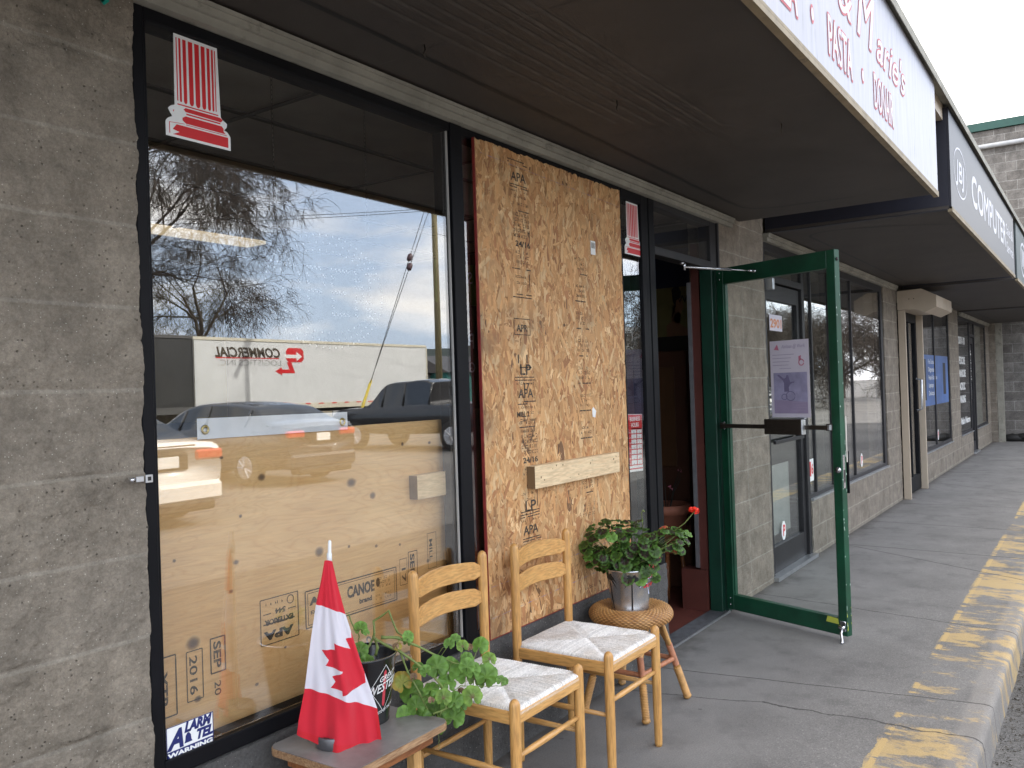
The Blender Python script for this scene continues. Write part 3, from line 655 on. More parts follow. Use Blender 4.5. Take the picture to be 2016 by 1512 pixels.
for b_ in [(10.93, 11.0, .02, 2.3), (11.9, 11.98, .02, 2.3), (11.0, 11.9, 2.1, 2.3), (11.0, 11.9, .02, .2), (11.42, 11.46, .2, 2.1)]: mb.bbox(b_[0], b_[1], -.02, .04, b_[2], b_[3], .002)
D3 = mb.build('door', MT['frame'], B, 'black glazed door under the beige shutter box'); m = MB(); m.box(11.0, 11.9, .005, .011, .2, 2.1); m.build('glass', MT['glass'], D3)
m = MB(); m.smooth = True; m.tube([(11.80, -.03, 1.0), (11.80, -.09, 1.02), (11.80, -.09, 1.38), (11.80, -.03, 1.4)], .014, 8); m.build('handle', MT['alu'], D3)

# --- roller shutter over the third door
S = thing('roller_shutter', 'beige roller shutter box with slim guide rails over the black door', 'shutter', (11.4, -.1, 0))
pr = [(-.012, 2.205), (-.012, 2.425), (-.27, 2.435), (-.425, 2.35), (-.425, 2.215), (-.30, 2.16), (-.20, 2.205)]
m = MB(); m.poly([Vector((10.85, y, z)) for y, z in pr], (1.2, 0, 0)); m.build('housing', MT['beige'], S)
m = MB(); m.bbox(10.86, 10.895, -.09, -.012, .0, 2.20, .003); m.bbox(10.897, 10.915, -.075, -.03, 0, 2.20, .002); m.build('guide_rail', MT['beige'], S)
m = MB(); m.bbox(12.0, 12.04, -.09, -.012, .0, 2.20, .003); m.build('guide_rail', MT['beige'], S)
for y in (-.14, -.19): m = MB(); m.smooth = True; m.tube([(10.8498, y, 2.325), (10.844, y, 2.325)], .006, 8); m.build('screw', MT['bronze'], S)

# ------------------------------------------------------------------ sign canopies
def canopy(x0, x1, label, face, z0=2.49, z1=3.14):
    A = thing('sign_canopy', label, 'canopy', ((x0+x1)/2, -.6, z0), 'sign canopies over the shopfronts')
    m = MB(); m.box(x0, x1, -1.188, .0, z0, z0+.02); m.build('soffit', MT['soffit'], A)
    m = MB(); m.box(x0, x0+.02, -1.188, -.0, z0+.021, z1); m.build('side_panel', MT['navy'], A); m = MB(); m.box(x1-.02, x1, -1.188, .0, z0+.021, z1); m.build('side_panel', MT['navy'], A); m = MB(); m.box(x0, x0+.05, -1.186, -.001, z0-.004, z0-.0005); m.build('side_trim', MT['navy'], A)
    m = MB(); m.box(x0, x1, -1.203, -1.189, z0+.012, z1); f = m.build('sign_face', MT[face], A)
    m = MB(); m.box(x0, x1, -1.207, -1.180, z0-.020, z0-.001); m.box(x0, x1, -1.207, -1.2035, z0, z0+.011); m.build('edge_trim', MT['tan'], A)
    return A, f
A1, F1 = canopy(-1.6, 5.60, 'nearest sign canopy, brown soffit and pale face with pink outlined lettering', 'sign')
A2, F2 = canopy(6.15, 10.93, 'black sign canopy with white computer shop lettering', 'blacksign')
A3, F3 = canopy(11.25, 15.93, 'third sign canopy with grey green face and round white logo', 'greysign')
A4, F4 = canopy(16.22, 20.6, 'last sign canopy at the far end beside the tall block wall', 'greysign')
m = MB(); m.box(-1.6, 21.0, -1.225, .0, 3.165, 3.18); m.box(-1.6, 21.0, -1.229, -1.2251, 3.13, 3.18); m.build('roof_flashing', MT['trim'], B)
m = MB(); m.box(-1.6, 20.9, -1.17, -.01, 3.141, 3.164); m.box(5.605, 6.145, -1.17, -1.12, 3.06, 3.1405); m.build('fascia', MT['beige'], B)
# soffit seams
def strip(mb, pts, wd, z):
    pts = [Vector((p[0], p[1], 0)) for p in pts]; vs = []
    for i, p in enumerate(pts):
        t = (pts[min(i+1, len(pts)-1)]-pts[max(0, i-1)]).normalized(); nrm = Vector((-t.y, t.x, 0))*wd/2
        vs += [(p.x+nrm.x, p.y+nrm.y, z), (p.x-nrm.x, p.y-nrm.y, z)]
    mb.add(vs, [(2*i, 2*i+1, 2*i+3, 2*i+2) for i in range(len(pts)-1)])
def arc(cx, cy, r, a0, a1, n=8): return [(cx+r*cos(R(a0+(a1-a0)*i/n)), cy+r*sin(R(a0+(a1-a0)*i/n))) for i in range(n+1)]
m = MB(); strip(m, [(-1, -.23), (1.8, -.225), (3.4, -.20), (4.9, -.175)]+arc(5.1, -.38, .2, 90, 0)+[(5.315, -.6), (5.32, -.8)], .020, 2.4885); m.build('cable', MT['seam'], A1)
m = MB(); strip(m, [(6.80, -1.15), (6.55, -.8)]+arc(6.60, -.39, .19, 200, 90)+[(7.2, -.2), (10.3, -.18)]+arc(10.5, -.36, .18, 90, 0)+[(10.68, -.9)], .022, 2.4885); m.build('cable', MT['seam'], A2)
m = MB(); strip(m, [(12.1, -1.0)]+arc(12.1, -.39, .19, 200, 90)+[(12.4, -.2), (15.3, -.2)]+arc(15.3, -.4, .2, 90, 0)+[(15.5, -.9)], .03, 2.4885); m.build('cable', MT['seam'], A3)
m = MB(); strip(m, [(17, -1.0)]+arc(17.1, -.39, .19, 200, 90)+[(17.4, -.2), (20.2, -.2)], .04, 2.4885); m.build('cable', MT['seam'], A4)
m = MB()
for i in range(7):
    y = -.36-i*.055; strip(m, [(1.2+i*.03, y), (3.15+i*.05, y-.01)], .016, 2.4886)
m.build('pale_strips', MT['soffit_mark'], A1)  # row of slightly paler strips along the soffit
m = MB()
for x in (.85, 2.08, 3.30, 4.52): strip(m, [(x, -1.17), (x, -.01)], .006, 2.4888)
strip(m, [(-1.5, -.62), (5.58, -.62)], .005, 2.4887)
m.build('panel_joint', MT['soffit_mark'], A1)
for x, y in ((2.05, -.28), (2.9, -.5), (3.6, -.9)):
    m = MB(); m.smooth = True; m.tube([(x, y, 2.49), (x+.004, y, 2.475), (x-.004, y, 2.462), (x+.002, y, 2.452)], .0025, 6); m.build('hook', MT['bronze'], A1)
# lettering on the canopies (reads from the street, facing -Y: text runs along +X)
SY = -1.2036
def sign_text(A, items, mats, yy=SY):
    for nm, body, x, z, h, k, off, shear, width in items:
        m = MB()
        for q, (a, b) in enumerate(((0, 0), (off, 0), (-off, 0), (0, off), (0, -off))): m.text(body, h, (x+a, yy, z+b), shear=shear, lift=.0006*k+.00008*q, maxw=width)
        m.build(nm, mats, A)
def outlined(A, body, x, z, h, width, shear=0):
    e = .010; m = MB()
    for k in range(8): m.text(body, h, (x+e*cos(k*pi/4), SY, z+e*sin(k*pi/4)), shear=shear, lift=.0004+.00008*k, maxw=width)
    m.build('letter_outline', MT['signred'], A)
    m = MB()
    for k, (a, b) in enumerate(((0, 0), (.003, 0), (-.003, 0), (0, .003))): m.text(body, h, (x+a, SY, z+b), shear=shear, lift=.0014+.00008*k, maxw=width)
    m.build('lettering', MT['signwhite'], A)
outlined(A1, 'PIZZA', 2.42, 2.575, .205, .36); outlined(A1, 'PASTA', 3.16, 2.575, .205, .35); outlined(A1, 'DONAIR', 3.90, 2.575, .205, .40)
for x in (2.965, 3.70):
    for r, k, mm in ((.022, .0006, 'signred'), (.015, .0014, 'signwhite')):
        m = MB(); m.sheet([(x+r*cos(a*pi/8), SY-k, 2.645+r*1.5*sin(a*pi/8)) for a in range(16)]); m.build('dot', MT[mm], A1)
outlined(A1, 'Gus', 2.15, 2.80, .34, .75, .35); outlined(A1, '&', 3.32, 2.80, .24, .20, .2); outlined(A1, 'M', 3.60, 2.80, .36, .34, .35); outlined(A1, "arie's", 3.97, 2.80, .22, .66, .35)
sign_text(A2, [('lettering', 'JBJ', 6.43, 2.735, .20, 1, .004, .15, .42), ('lettering', 'COMPUTER', 7.22, 2.695, .33, 1, .008, 0, 2.72), ('lettering', 'Sales &', 10.02, 2.84, .15, 1, .003, 0, .72), ('lettering', 'Service', 10.02, 2.66, .15, 1, .003, 0, .72)], MT['signwhite'])
def ring(mb, cx, cz, rx, rz, wd, y, n=40):
    vs = []
    for k in range(n):
        a = 2*pi*k/n; vs += [(cx+rx*cos(a), y, cz+rz*sin(a)), (cx+(rx-wd)*cos(a), y, cz+(rz-wd)*sin(a))]
    mb.add(vs, [(2*k, 2*k+1, (2*k+3) % (2*n), (2*k+2) % (2*n)) for k in range(n)])
m = MB(); ring(m, 6.64, 2.80, .33, .17, .012, SY-.0006); m.build('logo_ring', MT['signwhite'], A2)
m = MB(); ring(m, 12.25, 2.80, .42, .21, .03, SY-.0006)
for k in range(4): m.box(12.02+k*.13, 12.08+k*.13, SY-.0012, SY-.0002, 2.70+.02*(k % 2), 2.92)
m.build('logo', MT['signwhite'], A3)
sign_text(A3, [('lettering', 'TAILOR', 12.9, 2.70, .3, 1, .006, 0, 2.4)], MT['signwhite'])

# ------------------------------------------------------------------ tall building closing the row
E_ = thing('tall_block_building', 'tall brown block building with green coping at the end of the row', 'building', (22.5, -3, 0))
m = MB(); m.box(21.1, 34, -1.95, 9, -.15, 6.65); m.build('wall', MT['block_far'], E_)
m = MB(); m.box(21.04, 34, -2.0, 9.1, 6.66, 6.83); m.build('coping', mat('green_coping', (.015, .07, .055), .5), E_)
m = MB(); m.smooth = True; m.tube([(21.02, -1.9, 6.30), (21.02, 3, 6.30)], .05, 10); m.build('gutter_pipe', mat('pale_pipe', (.42, .42, .42), .5), E_)
m = MB(); m.smooth = True
for (y, dz) in ((-.9, 0), (-.6, .02), (-.35, -.01)): m.tube([(20.95, y-.4, .04), (20.9, y, .09+dz), (20.97, y+.4, .05)], [.05, .09, .04], 8)
one('folded_tarp', m, MT['seam'], 'black tarp bundle lying at the foot of the tall block wall', 'tarp')

# ------------------------------------------------------------------ chipboard sheet fixed over the broken pane
def flakemat():
    m, N, L, b = new('wood_flakes')
    a = nd(N, 'ShaderNodeAttribute'); a.attribute_name = 'col'
    uv = N.new('ShaderNodeUVMap'); uv.uv_map = 'uv'
    mp = nd(N, 'ShaderNodeMapping'); mp.inputs['Scale'].default_value = (3, 60, 1); L.new(uv.outputs[0], mp.inputs['Vector'])
    n = nd(N, 'ShaderNodeTexNoise', Scale=4.0, Detail=5.0, Distortion=.4); L.new(mp.outputs[0], n.inputs['Vector'])
    r = ramp(N, [(.3, .78), (.5, 1.0), (.72, 1.12)]); L.new(n.outputs['Fac'], r.inputs['Fac'])
    o = mix(N, L, a.outputs['Color'], r.outputs[0], 1.0, 'MULTIPLY')
    # weathered grey-brown patches near the left edge and top
    P = pos(N); n3 = nd(N, 'ShaderNodeTexNoise', Scale=3.2, Detail=7.0, Roughness=.65); L.new(P, n3.inputs['Vector'])
    sx = nd(N, 'ShaderNodeSeparateXYZ'); L.new(P, sx.inputs[0])
    e = nd(N, 'ShaderNodeMapRange'); e.inputs['From Min'].default_value = 2.95; e.inputs['From Max'].default_value = 2.67; L.new(sx.outputs[0], e.inputs['Value'])
    k = math_(N, L, 'MULTIPLY', math_(N, L, 'ADD', n3.outputs['Fac'], math_(N, L, 'MULTIPLY', e.outputs[0], .12)), 1)
    rr = ramp(N, [(.56, 0.0), (.72, .55)]); L.new(k, rr.inputs['Fac'])
    o = mix(N, L, o, (.12, .075, .045), rr.outputs[0])
    L.new(o, b.inputs['Base Color']); b.inputs['Roughness'].default_value = .62; b.inputs['Specular IOR Level'].default_value = .35
    bump(N, L, b, n.outputs['Fac'], .25, .001); return m
OX0, OX1, OZ0, OZ1 = 2.668, 3.872, .468, 2.405
OSB = thing('chipboard_sheet', 'tall wood chipboard sheet with black grade stamps screwed over the broken pane', 'board', ((OX0+OX1)/2, 0, OZ0))
mb = MB(); rnd.seed(11)
pal = [(.60, .35, .17), (.56, .31, .145), (.66, .41, .21), (.63, .375, .185), (.69, .45, .25), (.51, .27, .125), (.59, .335, .16), (.43, .21, .10), (.74, .52, .31), (.62, .37, .19)]
mb.rgb = (.34, .17, .07); mb.box(OX0, OX1, -.0035, .0078, OZ0, OZ1-.012)
NF = 9800
for i in range(NF):
    big = i < 1500
    l = rnd.uniform(.045, .11) if big else rnd.choice([rnd.uniform(.02, .07), rnd.uniform(.04, .10)]); w_ = l*rnd.uniform(.12, .42) if rnd.random() < .75 else l*rnd.uniform(.06, .14)
    a = rnd.gauss(pi/2, .48) if rnd.random() < .86 else rnd.uniform(0, pi)
    cx, cz = rnd.uniform(OX0, OX1), rnd.uniform(OZ0, OZ1)
    if rnd.random() < .008: c = (.20, .11, .06)
    else: c = rnd.choice(pal)
    k = rnd.uniform(.78, 1.12); k *= 1.04; k *= .97; c = (min(.85, c[0]*k*.97), c[1]*k*.92, c[2]*k*.80)
    y = -.0037-.0014*(i/NF)-.0003*rnd.random()
    n = rnd.choice((4, 5, 6)); outline = []
    ends = [(-.5, -.5), (-.15, -.56), (.2, -.48), (.5, -.45), (.56, 0), (.46, .5), (0, .52), (-.44, .47), (-.55, .1)]
    for ex, ey in ends: outline.append((ex*l*rnd.uniform(.78, 1.12), ey*w_*rnd.uniform(.65, 1.12)))
    tilt = rnd.uniform(-.0006, .0006)/max(w_, .01)
    vs = []; uv = []
    tx = rnd.uniform(0, 50)
    for px_, py_ in outline:
        x = cx+px_*cos(a)-py_*sin(a); z = cz+px_*sin(a)+py_*cos(a)
        top = OZ1-.008+noise.noise(Vector((x*40, 3, 1)))*.007+noise.noise(Vector((x*11, 8, 1)))*.006
        x = min(max(x, OX0), OX1); z = min(max(z, OZ0), top)
        vs.append((x, y+py_*tilt, z)); uv.append((px_*10+tx, py_*10+tx))
    if max(q[0] for q in vs)-min(q[0] for q in vs) < .004 or max(q[2] for q in vs)-min(q[2] for q in vs) < .004: continue
    mb.add(vs, [tuple(range(len(vs)))], [c]*len(vs), uv)
mb.build('board', flakemat(), OSB)
m = MB(); m.box(OX0-.004, OX0-.0003, -.0045, .0075, OZ0, OZ1-.008); m.box(OX0, OX1, -.004, .0075, OZ0-.004, OZ0-.0003); m.build('painted_edge', mat('dark_red_edge', (.22, .02, .015), .6, 0, .3, 20), OSB)
m = MB(); m.bbox(2.955, 3.70, -.045, -.0062, 1.013, 1.107, .0015); m.m = 1; m.bbox(2.9535, 2.9549, -.0445, -.0066, 1.0145, 1.1055, .0004)
rnd.seed(5)
for i in range(16):   # screw holes and small knots
    x = rnd.uniform(2.98, 3.68); z = rnd.uniform(1.02, 1.10); r = rnd.uniform(.0018, .005)
    m.sheet([(x+r*cos(k*pi/5), -.0453, z+r*sin(k*pi/5)) for k in range(10)])
m.build('wood_block', [MT['lumber'], MT['lumberend']], OSB, 'short plank screwed across the board')
# grade stamps: printed down the sheet in two columns
TY = -.0062
def stamp(mb, body, x, z, h, width=None, off=.0008):
    mb.text(body, h, (x, TY, z), (1, 0, 0), (0, 0, 1), off=off, maxw=width)
def bars(mb, x0, x1, z, h=.004, y=TY, broken=.25):
    x = x0
    while x < x1:
        l = rnd.uniform(.01, .05); 
        if rnd.random() > broken: mb.sheet([(x, y, z), (min(x+l, x1), y, z), (min(x+l, x1), y, z+h), (x, y, z+h)])
        x += l+.003
def tiny(mb, x0, x1, z, h=.008, y=TY, dens=.72):
    x = x0
    while x < x1:
        w_ = rnd.uniform(.003, .008)
        if rnd.random() < dens:
            k = rnd.random()
            if k < .4: mb.sheet([(x, y, z), (x+w_*.35, y, z), (x+w_*.35, y, z+h), (x, y, z+h)])
            elif k < .7: mb.sheet([(x, y, z), (x+w_, y, z), (x+w_, y, z+h*.25), (x, y, z+h*.25)]); mb.sheet([(x, y, z+h*.75), (x+w_, y, z+h*.75), (x+w_, y, z+h), (x, y, z+h)])
            else: mb.sheet([(x, y, z), (x+w_*.8, y, z+h*.1), (x+w_*.8, y, z+h*.4), (x, y, z+h)])
        x += w_+.0025
m = MB(); rnd.seed(21)
for k, zt_ in enumerate((2.33, 1.44, .88)):
    x = 2.895+.005*k
    stamp(m, 'LP', x+.025, zt_+.042, .062, .08) if k else None
    bars(m, x-.01, x+.135, zt_+.03); bars(m, x-.01, x+.135, zt_+.018)
    tiny(m, x, x+.13, zt_+.002)
    stamp(m, 'APA', x+.012, zt_-.052, .052, .11)
    bars(m, x+.005, x+.14, zt_-.070); bars(m, x+.005, x+.14, zt_-.080); tiny(m, x+.01, x+.13, zt_-.096)
    if k < 2:
        z = zt_-.12; tiny(m, x+.03, x+.12, z, .010); tiny(m, x+.02, x+.14, z-.03, .012); bars(m, x-.01, x+.14, z-.055)
        for q in range(5): tiny(m, x+.02, x+.135, z-.075-q*.022, .014, dens=.8)
        stamp(m, '24/16' if k == 0 else '24/16', x+.03, z-.20, .032, .11)
        for q in range(3): tiny(m, x+.03, x+.12, z-.23-q*.02, .012)
        bars(m, x, x+.14, z-.295); tiny(m, x+.02, x+.10, z-.33, .010); tiny(m, x+.03, x+.11, z-.355, .010); bars(m, x, x+.14, z-.40); bars(m, x, x+.14, z-.412)
        m.sheet([(x+.125, TY, z-.385), (x+.129, TY, z-.385), (x+.129, TY, z-.31), (x+.125, TY, z-.31)])
        if k == 0:
            stamp(m, 'APR', x+.02, z-.55, .04, .08); 
            for (a, b_, c, d) in ((x, x+.12, z-.565, z-.562), (x, x+.12, z-.50, z-.497), (x, x+.003, z-.565, z-.497), (x+.117, x+.12, z-.565, z-.497)): m.sheet([(a, TY, c), (b_, TY, c), (b_, TY, d), (a, TY, d)])
            stamp(m, '1  1', x+.01, z-.68, .05, .07); bars(m, x, x+.12, z-.70, broken=.5); stamp(m, '17', x+.05, z-.79, .04, .04); stamp(m, 'MILL 2', x, z-.90, .03, .09); tiny(m, x, x+.11, z-.93, .01)
for k in range(14):
    z = 2.13-k*.125; x = 3.40+.01*rnd.random()
    if rnd.random() < .6:
        for q in range(3): tiny(m, x, x+.10, z-q*.022, .012, dens=.55)
        bars(m, x-.005, x+.11, z-.066, .005, broken=.45)
m.build('grade_stamp', MT['ink'], OSB)
CHK = mat('chalk_blue', (.24, .21, .40), .9, 0, .4, 30)
for q_, (x0, z0_, x1, z1_) in enumerate(((2.70, 2.345, 3.86, 2.315), (2.68, .665, 3.86, .69), (2.68, .545, 3.86, .575))):     # blue chalk lines
    m = MB(); vs = []; nseg = 160
    for i in range(nseg+1):
        u = i/nseg; x = x0+(x1-x0)*u; z = z0_+(z1_-z0_)*u+.001*noise.noise(Vector((x*30, q_, 1))); hw = max(.00012, .0013*(noise.noise(Vector((x*28, q_*5, 4)))+.25)); vs += [(x, TY, z-hw), (x, TY, z+hw)]
    m.add(vs, [(2*i, 2*i+2, 2*i+3, 2*i+1) for i in range(nseg)]); m.build('chalk_line', CHK, OSB)
one('barcode_label', MB().box(3.555, 3.60, -.0068, -.0063, 2.045, 2.11), MT['white'], 'small white barcode label stapled to the chipboard sheet', 'label')
bl = bpy.data.objects['barcode_label']
m = MB()
for i in range(9): m.box(3.562+i*.0038, 3.5635+i*.0038+.001*(i % 3 == 0), -.0071, -.0069, 2.075, 2.102)
m.build('bar_lines', MT['ink'], bl)
one('paper_scrap', MB().poly([Vector((3.52, -.0063, 1.285)), Vector((3.545, -.0063, 1.28)), Vector((3.555, -.0063, 1.31)), Vector((3.53, -.0063, 1.33)), Vector((3.517, -.0063, 1.32))], (0, -.0006, 0)), MT['white'], 'torn white paper scrap stuck halfway down the chipboard sheet', 'paper')

# ------------------------------------------------------------------ plywood behind the big window
def plymat():
    m, N, L, b = new('plywood_face'); P = obj(N)
    mp = nd(N, 'ShaderNodeMapping'); mp.inputs['Scale'].default_value = (.9, 1, 5.5); mp.inputs['Rotation'].default_value = (0, R(3), 0); L.new(P, mp.inputs['Vector'])
    n = nd(N, 'ShaderNodeTexNoise', Scale=1.1, Detail=3.0, Distortion=1.6); L.new(mp.outputs[0], n.inputs['Vector'])
    w_ = nd(N, 'ShaderNodeMath'); w_.operation = 'PINGPONG'; w_.inputs[1].default_value = .5
    L.new(math_(N, L, 'MULTIPLY', n.outputs['Fac'], 22.0), w_.inputs[0])
    r = ramp(N, [(0, (.69, .425, .18)), (.12, (.745, .475, .21)), (.6, (.78, .515, .24))]); L.new(math_(N, L, 'MULTIPLY', w_.outputs[0], 2.0), r.inputs['Fac'])
    mp2 = nd(N, 'ShaderNodeMapping'); mp2.inputs['Scale'].default_value = (2, 1, 40); L.new(P, mp2.inputs['Vector'])
    n2 = nd(N, 'ShaderNodeTexNoise', Scale=3.0, Detail=6.0); L.new(mp2.outputs[0], n2.inputs['Vector'])
    r2 = ramp(N, [(.3, .88), (.7, 1.06)]); L.new(n2.outputs['Fac'], r2.inputs['Fac'])
    n3 = nd(N, 'ShaderNodeTexNoise', Scale=1.3, Detail=4.0); L.new(P, n3.inputs['Vector'])
    r3 = ramp(N, [(.35, (.86, .76, .68)), (.65, (1.04, 1.03, 1.02))]); L.new(n3.outputs['Fac'], r3.inputs['Fac'])
    o = mix(N, L, mix(N, L, r.outputs[0], r2.outputs[0], 1.0, 'MULTIPLY'), r3.outputs[0], 1.0, 'MULTIPLY')
    L.new(o, b.inputs['Base Color']); b.inputs['Roughness'].default_value = .6; return m
PLY = thing('plywood_sheet', 'pale plywood sheet with knots and stamps standing inside the front window', 'board', (1.95, .12, .50))
m = MB(); m.bbox(1.24, 2.625, .112, .130, .49, 1.318, .001); m.build('panel', plymat(), PLY)
rnd.seed(31); mb = MB()
for (x, z, r) in [(x_, z_, r_*.78) for (x_, z_, r_) in [(2.07, 1.13, .022), (2.17, 1.075, .014), (1.60, .95, .011), (1.92, .925, .018), (1.45, .755, .022), (1.56, 1.255, .007), (1.70, 1.185, .014), (2.33, 1.24, .008), (2.48, 1.235, .009), (1.58, .87, .007), (1.46, .60, .012), (2.05, .92, .006), (1.77, .66, .006), (2.18, .90, .007), (2.30, .885, .006), (1.66, .58, .008), (2.45, .80, .008), (1.62, 1.08, .006), (2.5, 1.05, .007), (1.40, .99, .006)]]:
    dark = rnd.uniform(.5, 1); e = rnd.uniform(.7, 1.0); n = 20; vs = [(x, .1112, z)]; cc = [(.12*dark+.03, .07*dark+.02, .035)]
    rings = [(.55, (.16*dark+.04, .095*dark+.02, .05)), (.85, (.26, .15, .065)), (1.0, (.36, .21, .09)), (1.35, (.66, .42, .2))]
    for q, c in rings:
        for k in range(n):
            a = 2*pi*k/n; j = 1+.12*noise.noise(Vector((cos(a)*2+x*9, sin(a)*2, z*9))); vs.append((x+r*q*j*cos(a)*1.1, .1112+.0001*q, z+r*q*j*sin(a)*e)); cc.append(c)
    fs = [(0, 1+k, 1+(k+1) % n) for k in range(n)]
    for t in range(len(rings)-1): fs += [(1+t*n+k, 1+t*n+(k+1) % n, 1+(t+1)*n+(k+1) % n, 1+(t+1)*n+k) for k in range(n)]
    mb.add(vs, fs, cc)
mb.build('knot', vcol('knot_wood', .6), PLY, kind='stuff')
PY = .1108
m = MB(); rnd.seed(12)
def ptxt(body, x, z, h, width, u=(1, 0, 0), v=(0, 0, 1), off=.001): m.text(body, h, (x, PY, z), u, v, off=off, maxw=width)
def pline(x0, z0_, x1, z1_, wd=.004):
    d = Vector((x1-x0, 0, z1_-z0_)); nn_ = Vector((-d.z, 0, d.x)).normalized()*wd/2; a = Vector((x0, PY, z0_)); b_ = Vector((x1, PY, z1_))
    m.sheet([a-nn_, b_-nn_, b_+nn_, a+nn_])
def prect(x0, x1, z0_, z1_, wd=.004): pline(x0, z0_, x1, z0_, wd); pline(x0, z1_, x1, z1_, wd); pline(x0, z0_, x0, z1_, wd); pline(x1, z0_, x1, z1_, wd)
# canoe brand stamp
prect(1.855, 2.275, .695, .81); prect(1.865, 2.265, .703, .802, .002)
ptxt('APA', 1.875, .765, .03, .10, off=.002); ptxt('CANOE', 2.035, .752, .05, .13, off=.0022); ptxt('brand', 2.09, .722, .022, .06); ptxt('EXTERIOR', 1.875, .735, .016, .09, off=.0004)
for q in range(3): tiny(m, 2.19, 2.25, .782-q*.014, .008, PY)
tiny(m, 2.17, 2.25, .728, .006, PY); tiny(m, 2.17, 2.25, .715, .006, PY)
m.add([(2.182+.010*cos(k*pi/8), PY, .775+.016*sin(k*pi/8)) for k in range(16)], [tuple(range(16))])
# upside-down exterior stamp
UN = (-1, 0, 0); VN = (0, 0, -1)
prect(1.68, 1.825, .685, .82, .003); pline(1.69, .745, 1.81, .745); pline(1.69, .775, 1.72, .775, .003); pline(1.785, .775, 1.815, .775, .003)
def utxt(body, x, z, h, width, off=.001):   # turned 180 degrees
    m.text(body, h, (x, PY-.0, z), UN, VN, off=off, maxw=width)
utxt('APA', 1.80, .722, .034, .115, .002); utxt('EXTERIOR', 1.805, .757, .022, .11); utxt('544', 1.775, .784, .02, .04, .001); tiny(m, 1.70, 1.77, .80, .008, PY)
ring(m, 1.795, .802, .014, .014, .003, PY)
# date stamps turned a quarter
QU = (0, 0, -1); QV = (1, 0, 0)
def qtxt(body, x, z, h, width, off=.001): m.text(body, h, (x, PY, z), QU, QV, off=off, maxw=width)
qtxt('SEP', 1.515, .742, .034, .075); prect(1.505, 1.553, .655, .752); qtxt('20', 1.515, .632, .03, .04, .0002); qtxt('2016', 1.437, .722, .034, .105, .0005); prect(1.428, 1.478, .60, .735, .003)
qtxt('XTR', 1.345, .70, .034, .10, .0012); prect(1.30, 1.395, .58, .74); qtxt('SEP', 2.352, .842, .032, .08); prect(2.342, 2.39, .74, .85, .003); qtxt('17', 2.305, .81, .03, .05, .0005); prect(2.295, 2.333, .74, .832, .002); qtxt('MILL', 2.46, .88, .025, .08, .0003); prect(2.45, 2.5, .77, .90, .002)
m.build('ink_stamp', MT['ink'], PLY)
m = MB(); m.bbox(2.36, 2.60, .072, .1105, 1.037, 1.125, .0015); m.m = 1; m.bbox(2.3585, 2.3599, .0725, .11, 1.0385, 1.1235, .0004); m.build('wood_block', [MT['lumber'], MT['lumberend']], PLY)
bn = thing('banner_strip', 'white vinyl banner strip with two brass eyelets along the plywood top', 'banner', (1.77, .10, 1.31))
m = MB(); m.grid(24, 1, lambda u, v: (1.478+.577*u, .104+.002*sin(u*9), 1.312+.058*v-.004*u)); m.build('strip', mat('white_vinyl', (.74, .76, .8), .45), bn)
for x, z in ((1.503, 1.338), (2.03, 1.334)):
    m = MB(); m.smooth = True; m.lathe([(.006, .0), (.008, .003), (.012, .003), (.014, 0)], n=16, M=Matrix.Translation((x, .1025, z)) @ Matrix.Rotation(pi/2, 4, 'X')); m.build('eyelet', mat('brass', (.5, .38, .12), .3, .9), bn)

# ------------------------------------------------------------------ stickers, notices
def column_decal(x, z, w_, h, y, label):
    """red fluted column base with a white border; drawn in a 100 x 205 box"""
    T_ = thing('column_decal', label, 'sticker', (x+w_/2, y, z), 'red column stickers on the glass')
    sx_ = w_/100; sz = h/205
    def P(a, b, k=0): return Vector((x+a*sx_, y-.0006*k, z+b*sz))
    base = [(0, 0), (100, 0), (100, 28), (96, 36), (90, 40), (94, 46), (95, 54), (88, 60), (85, 64), (82, 205), (15, 205), (14, 64), (8, 60), (4, 54), (7, 46), (10, 40), (3, 34), (0, 28)]
    m = MB(); m.poly([P(*p) for p in base], (0, -.0004, 0)); m.build('backing', MT['white'], T_)
    m = MB()
    fl = [(18, 19.5), (22, 25), (28, 33), (36.5, 43), (46, 53), (56, 62), (65, 69.5), (72, 75), (77, 78.5)]
    for a, b in fl:
        c = (a+b)/2; r = (b-a)/2
        m.poly([P(a, 198, 1), P(a, 74+r, 1)]+[P(c-r*cos(pi*k/6), 74+r-r*2.2*sin(pi*k/6)+0, 1) for k in range(1, 6)]+[P(b, 74+r, 1), P(b, 198, 1)], (0, -.0003, 0))
    for pl in ([(18, 65.5), (81, 65.5), (81, 68), (18, 68)], [(30, 55), (27, 59), (30, 63), (84, 63), (88, 59), (85, 54)], [(31, 49.5), (84, 49.5), (84, 52.5), (31, 52.5)], [(12, 49), (11, 52.5), (13, 54)], [(30, 32), (25, 37), (25, 42), (30, 46.5), (86, 46.5), (89, 42), (89, 36), (92, 32)], [(16, 26), (96, 26), (96, 5), (10, 5), (20, 12), (10, 15)], [(30, 29), (94, 29), (94, 30.2), (30, 30.2)], [(5, 27), (28, 30), (28, 31), (5, 28)], [(5, 6), (6, 6), (6, 27), (5, 27)]):
        m.poly([P(a, b, 1) for a, b in pl], (0, -.0003, 0))
    m.build('red_print', MT['red'], T_)
column_decal(1.351, 2.113, .202, .276, .0195, 'large red column sticker high on the left of the wide window')
column_decal(3.958, 2.098, .198, .272, .0195, 'smaller looking red column sticker at the top of the narrow sidelight')
al = thing('alarm_sticker', 'white and navy alarm warning sticker in the lowest left corner of the window', 'sticker', (1.36, .039, .505))
y = .0195; x0, x1, z0_, z1_ = 1.300, 1.440, .508, .590
m = MB(); m.bbox(x0, x1, y-.0005, y, z0_, z1_, .0001); m.build('backing', MT['white'], al)
m = MB()
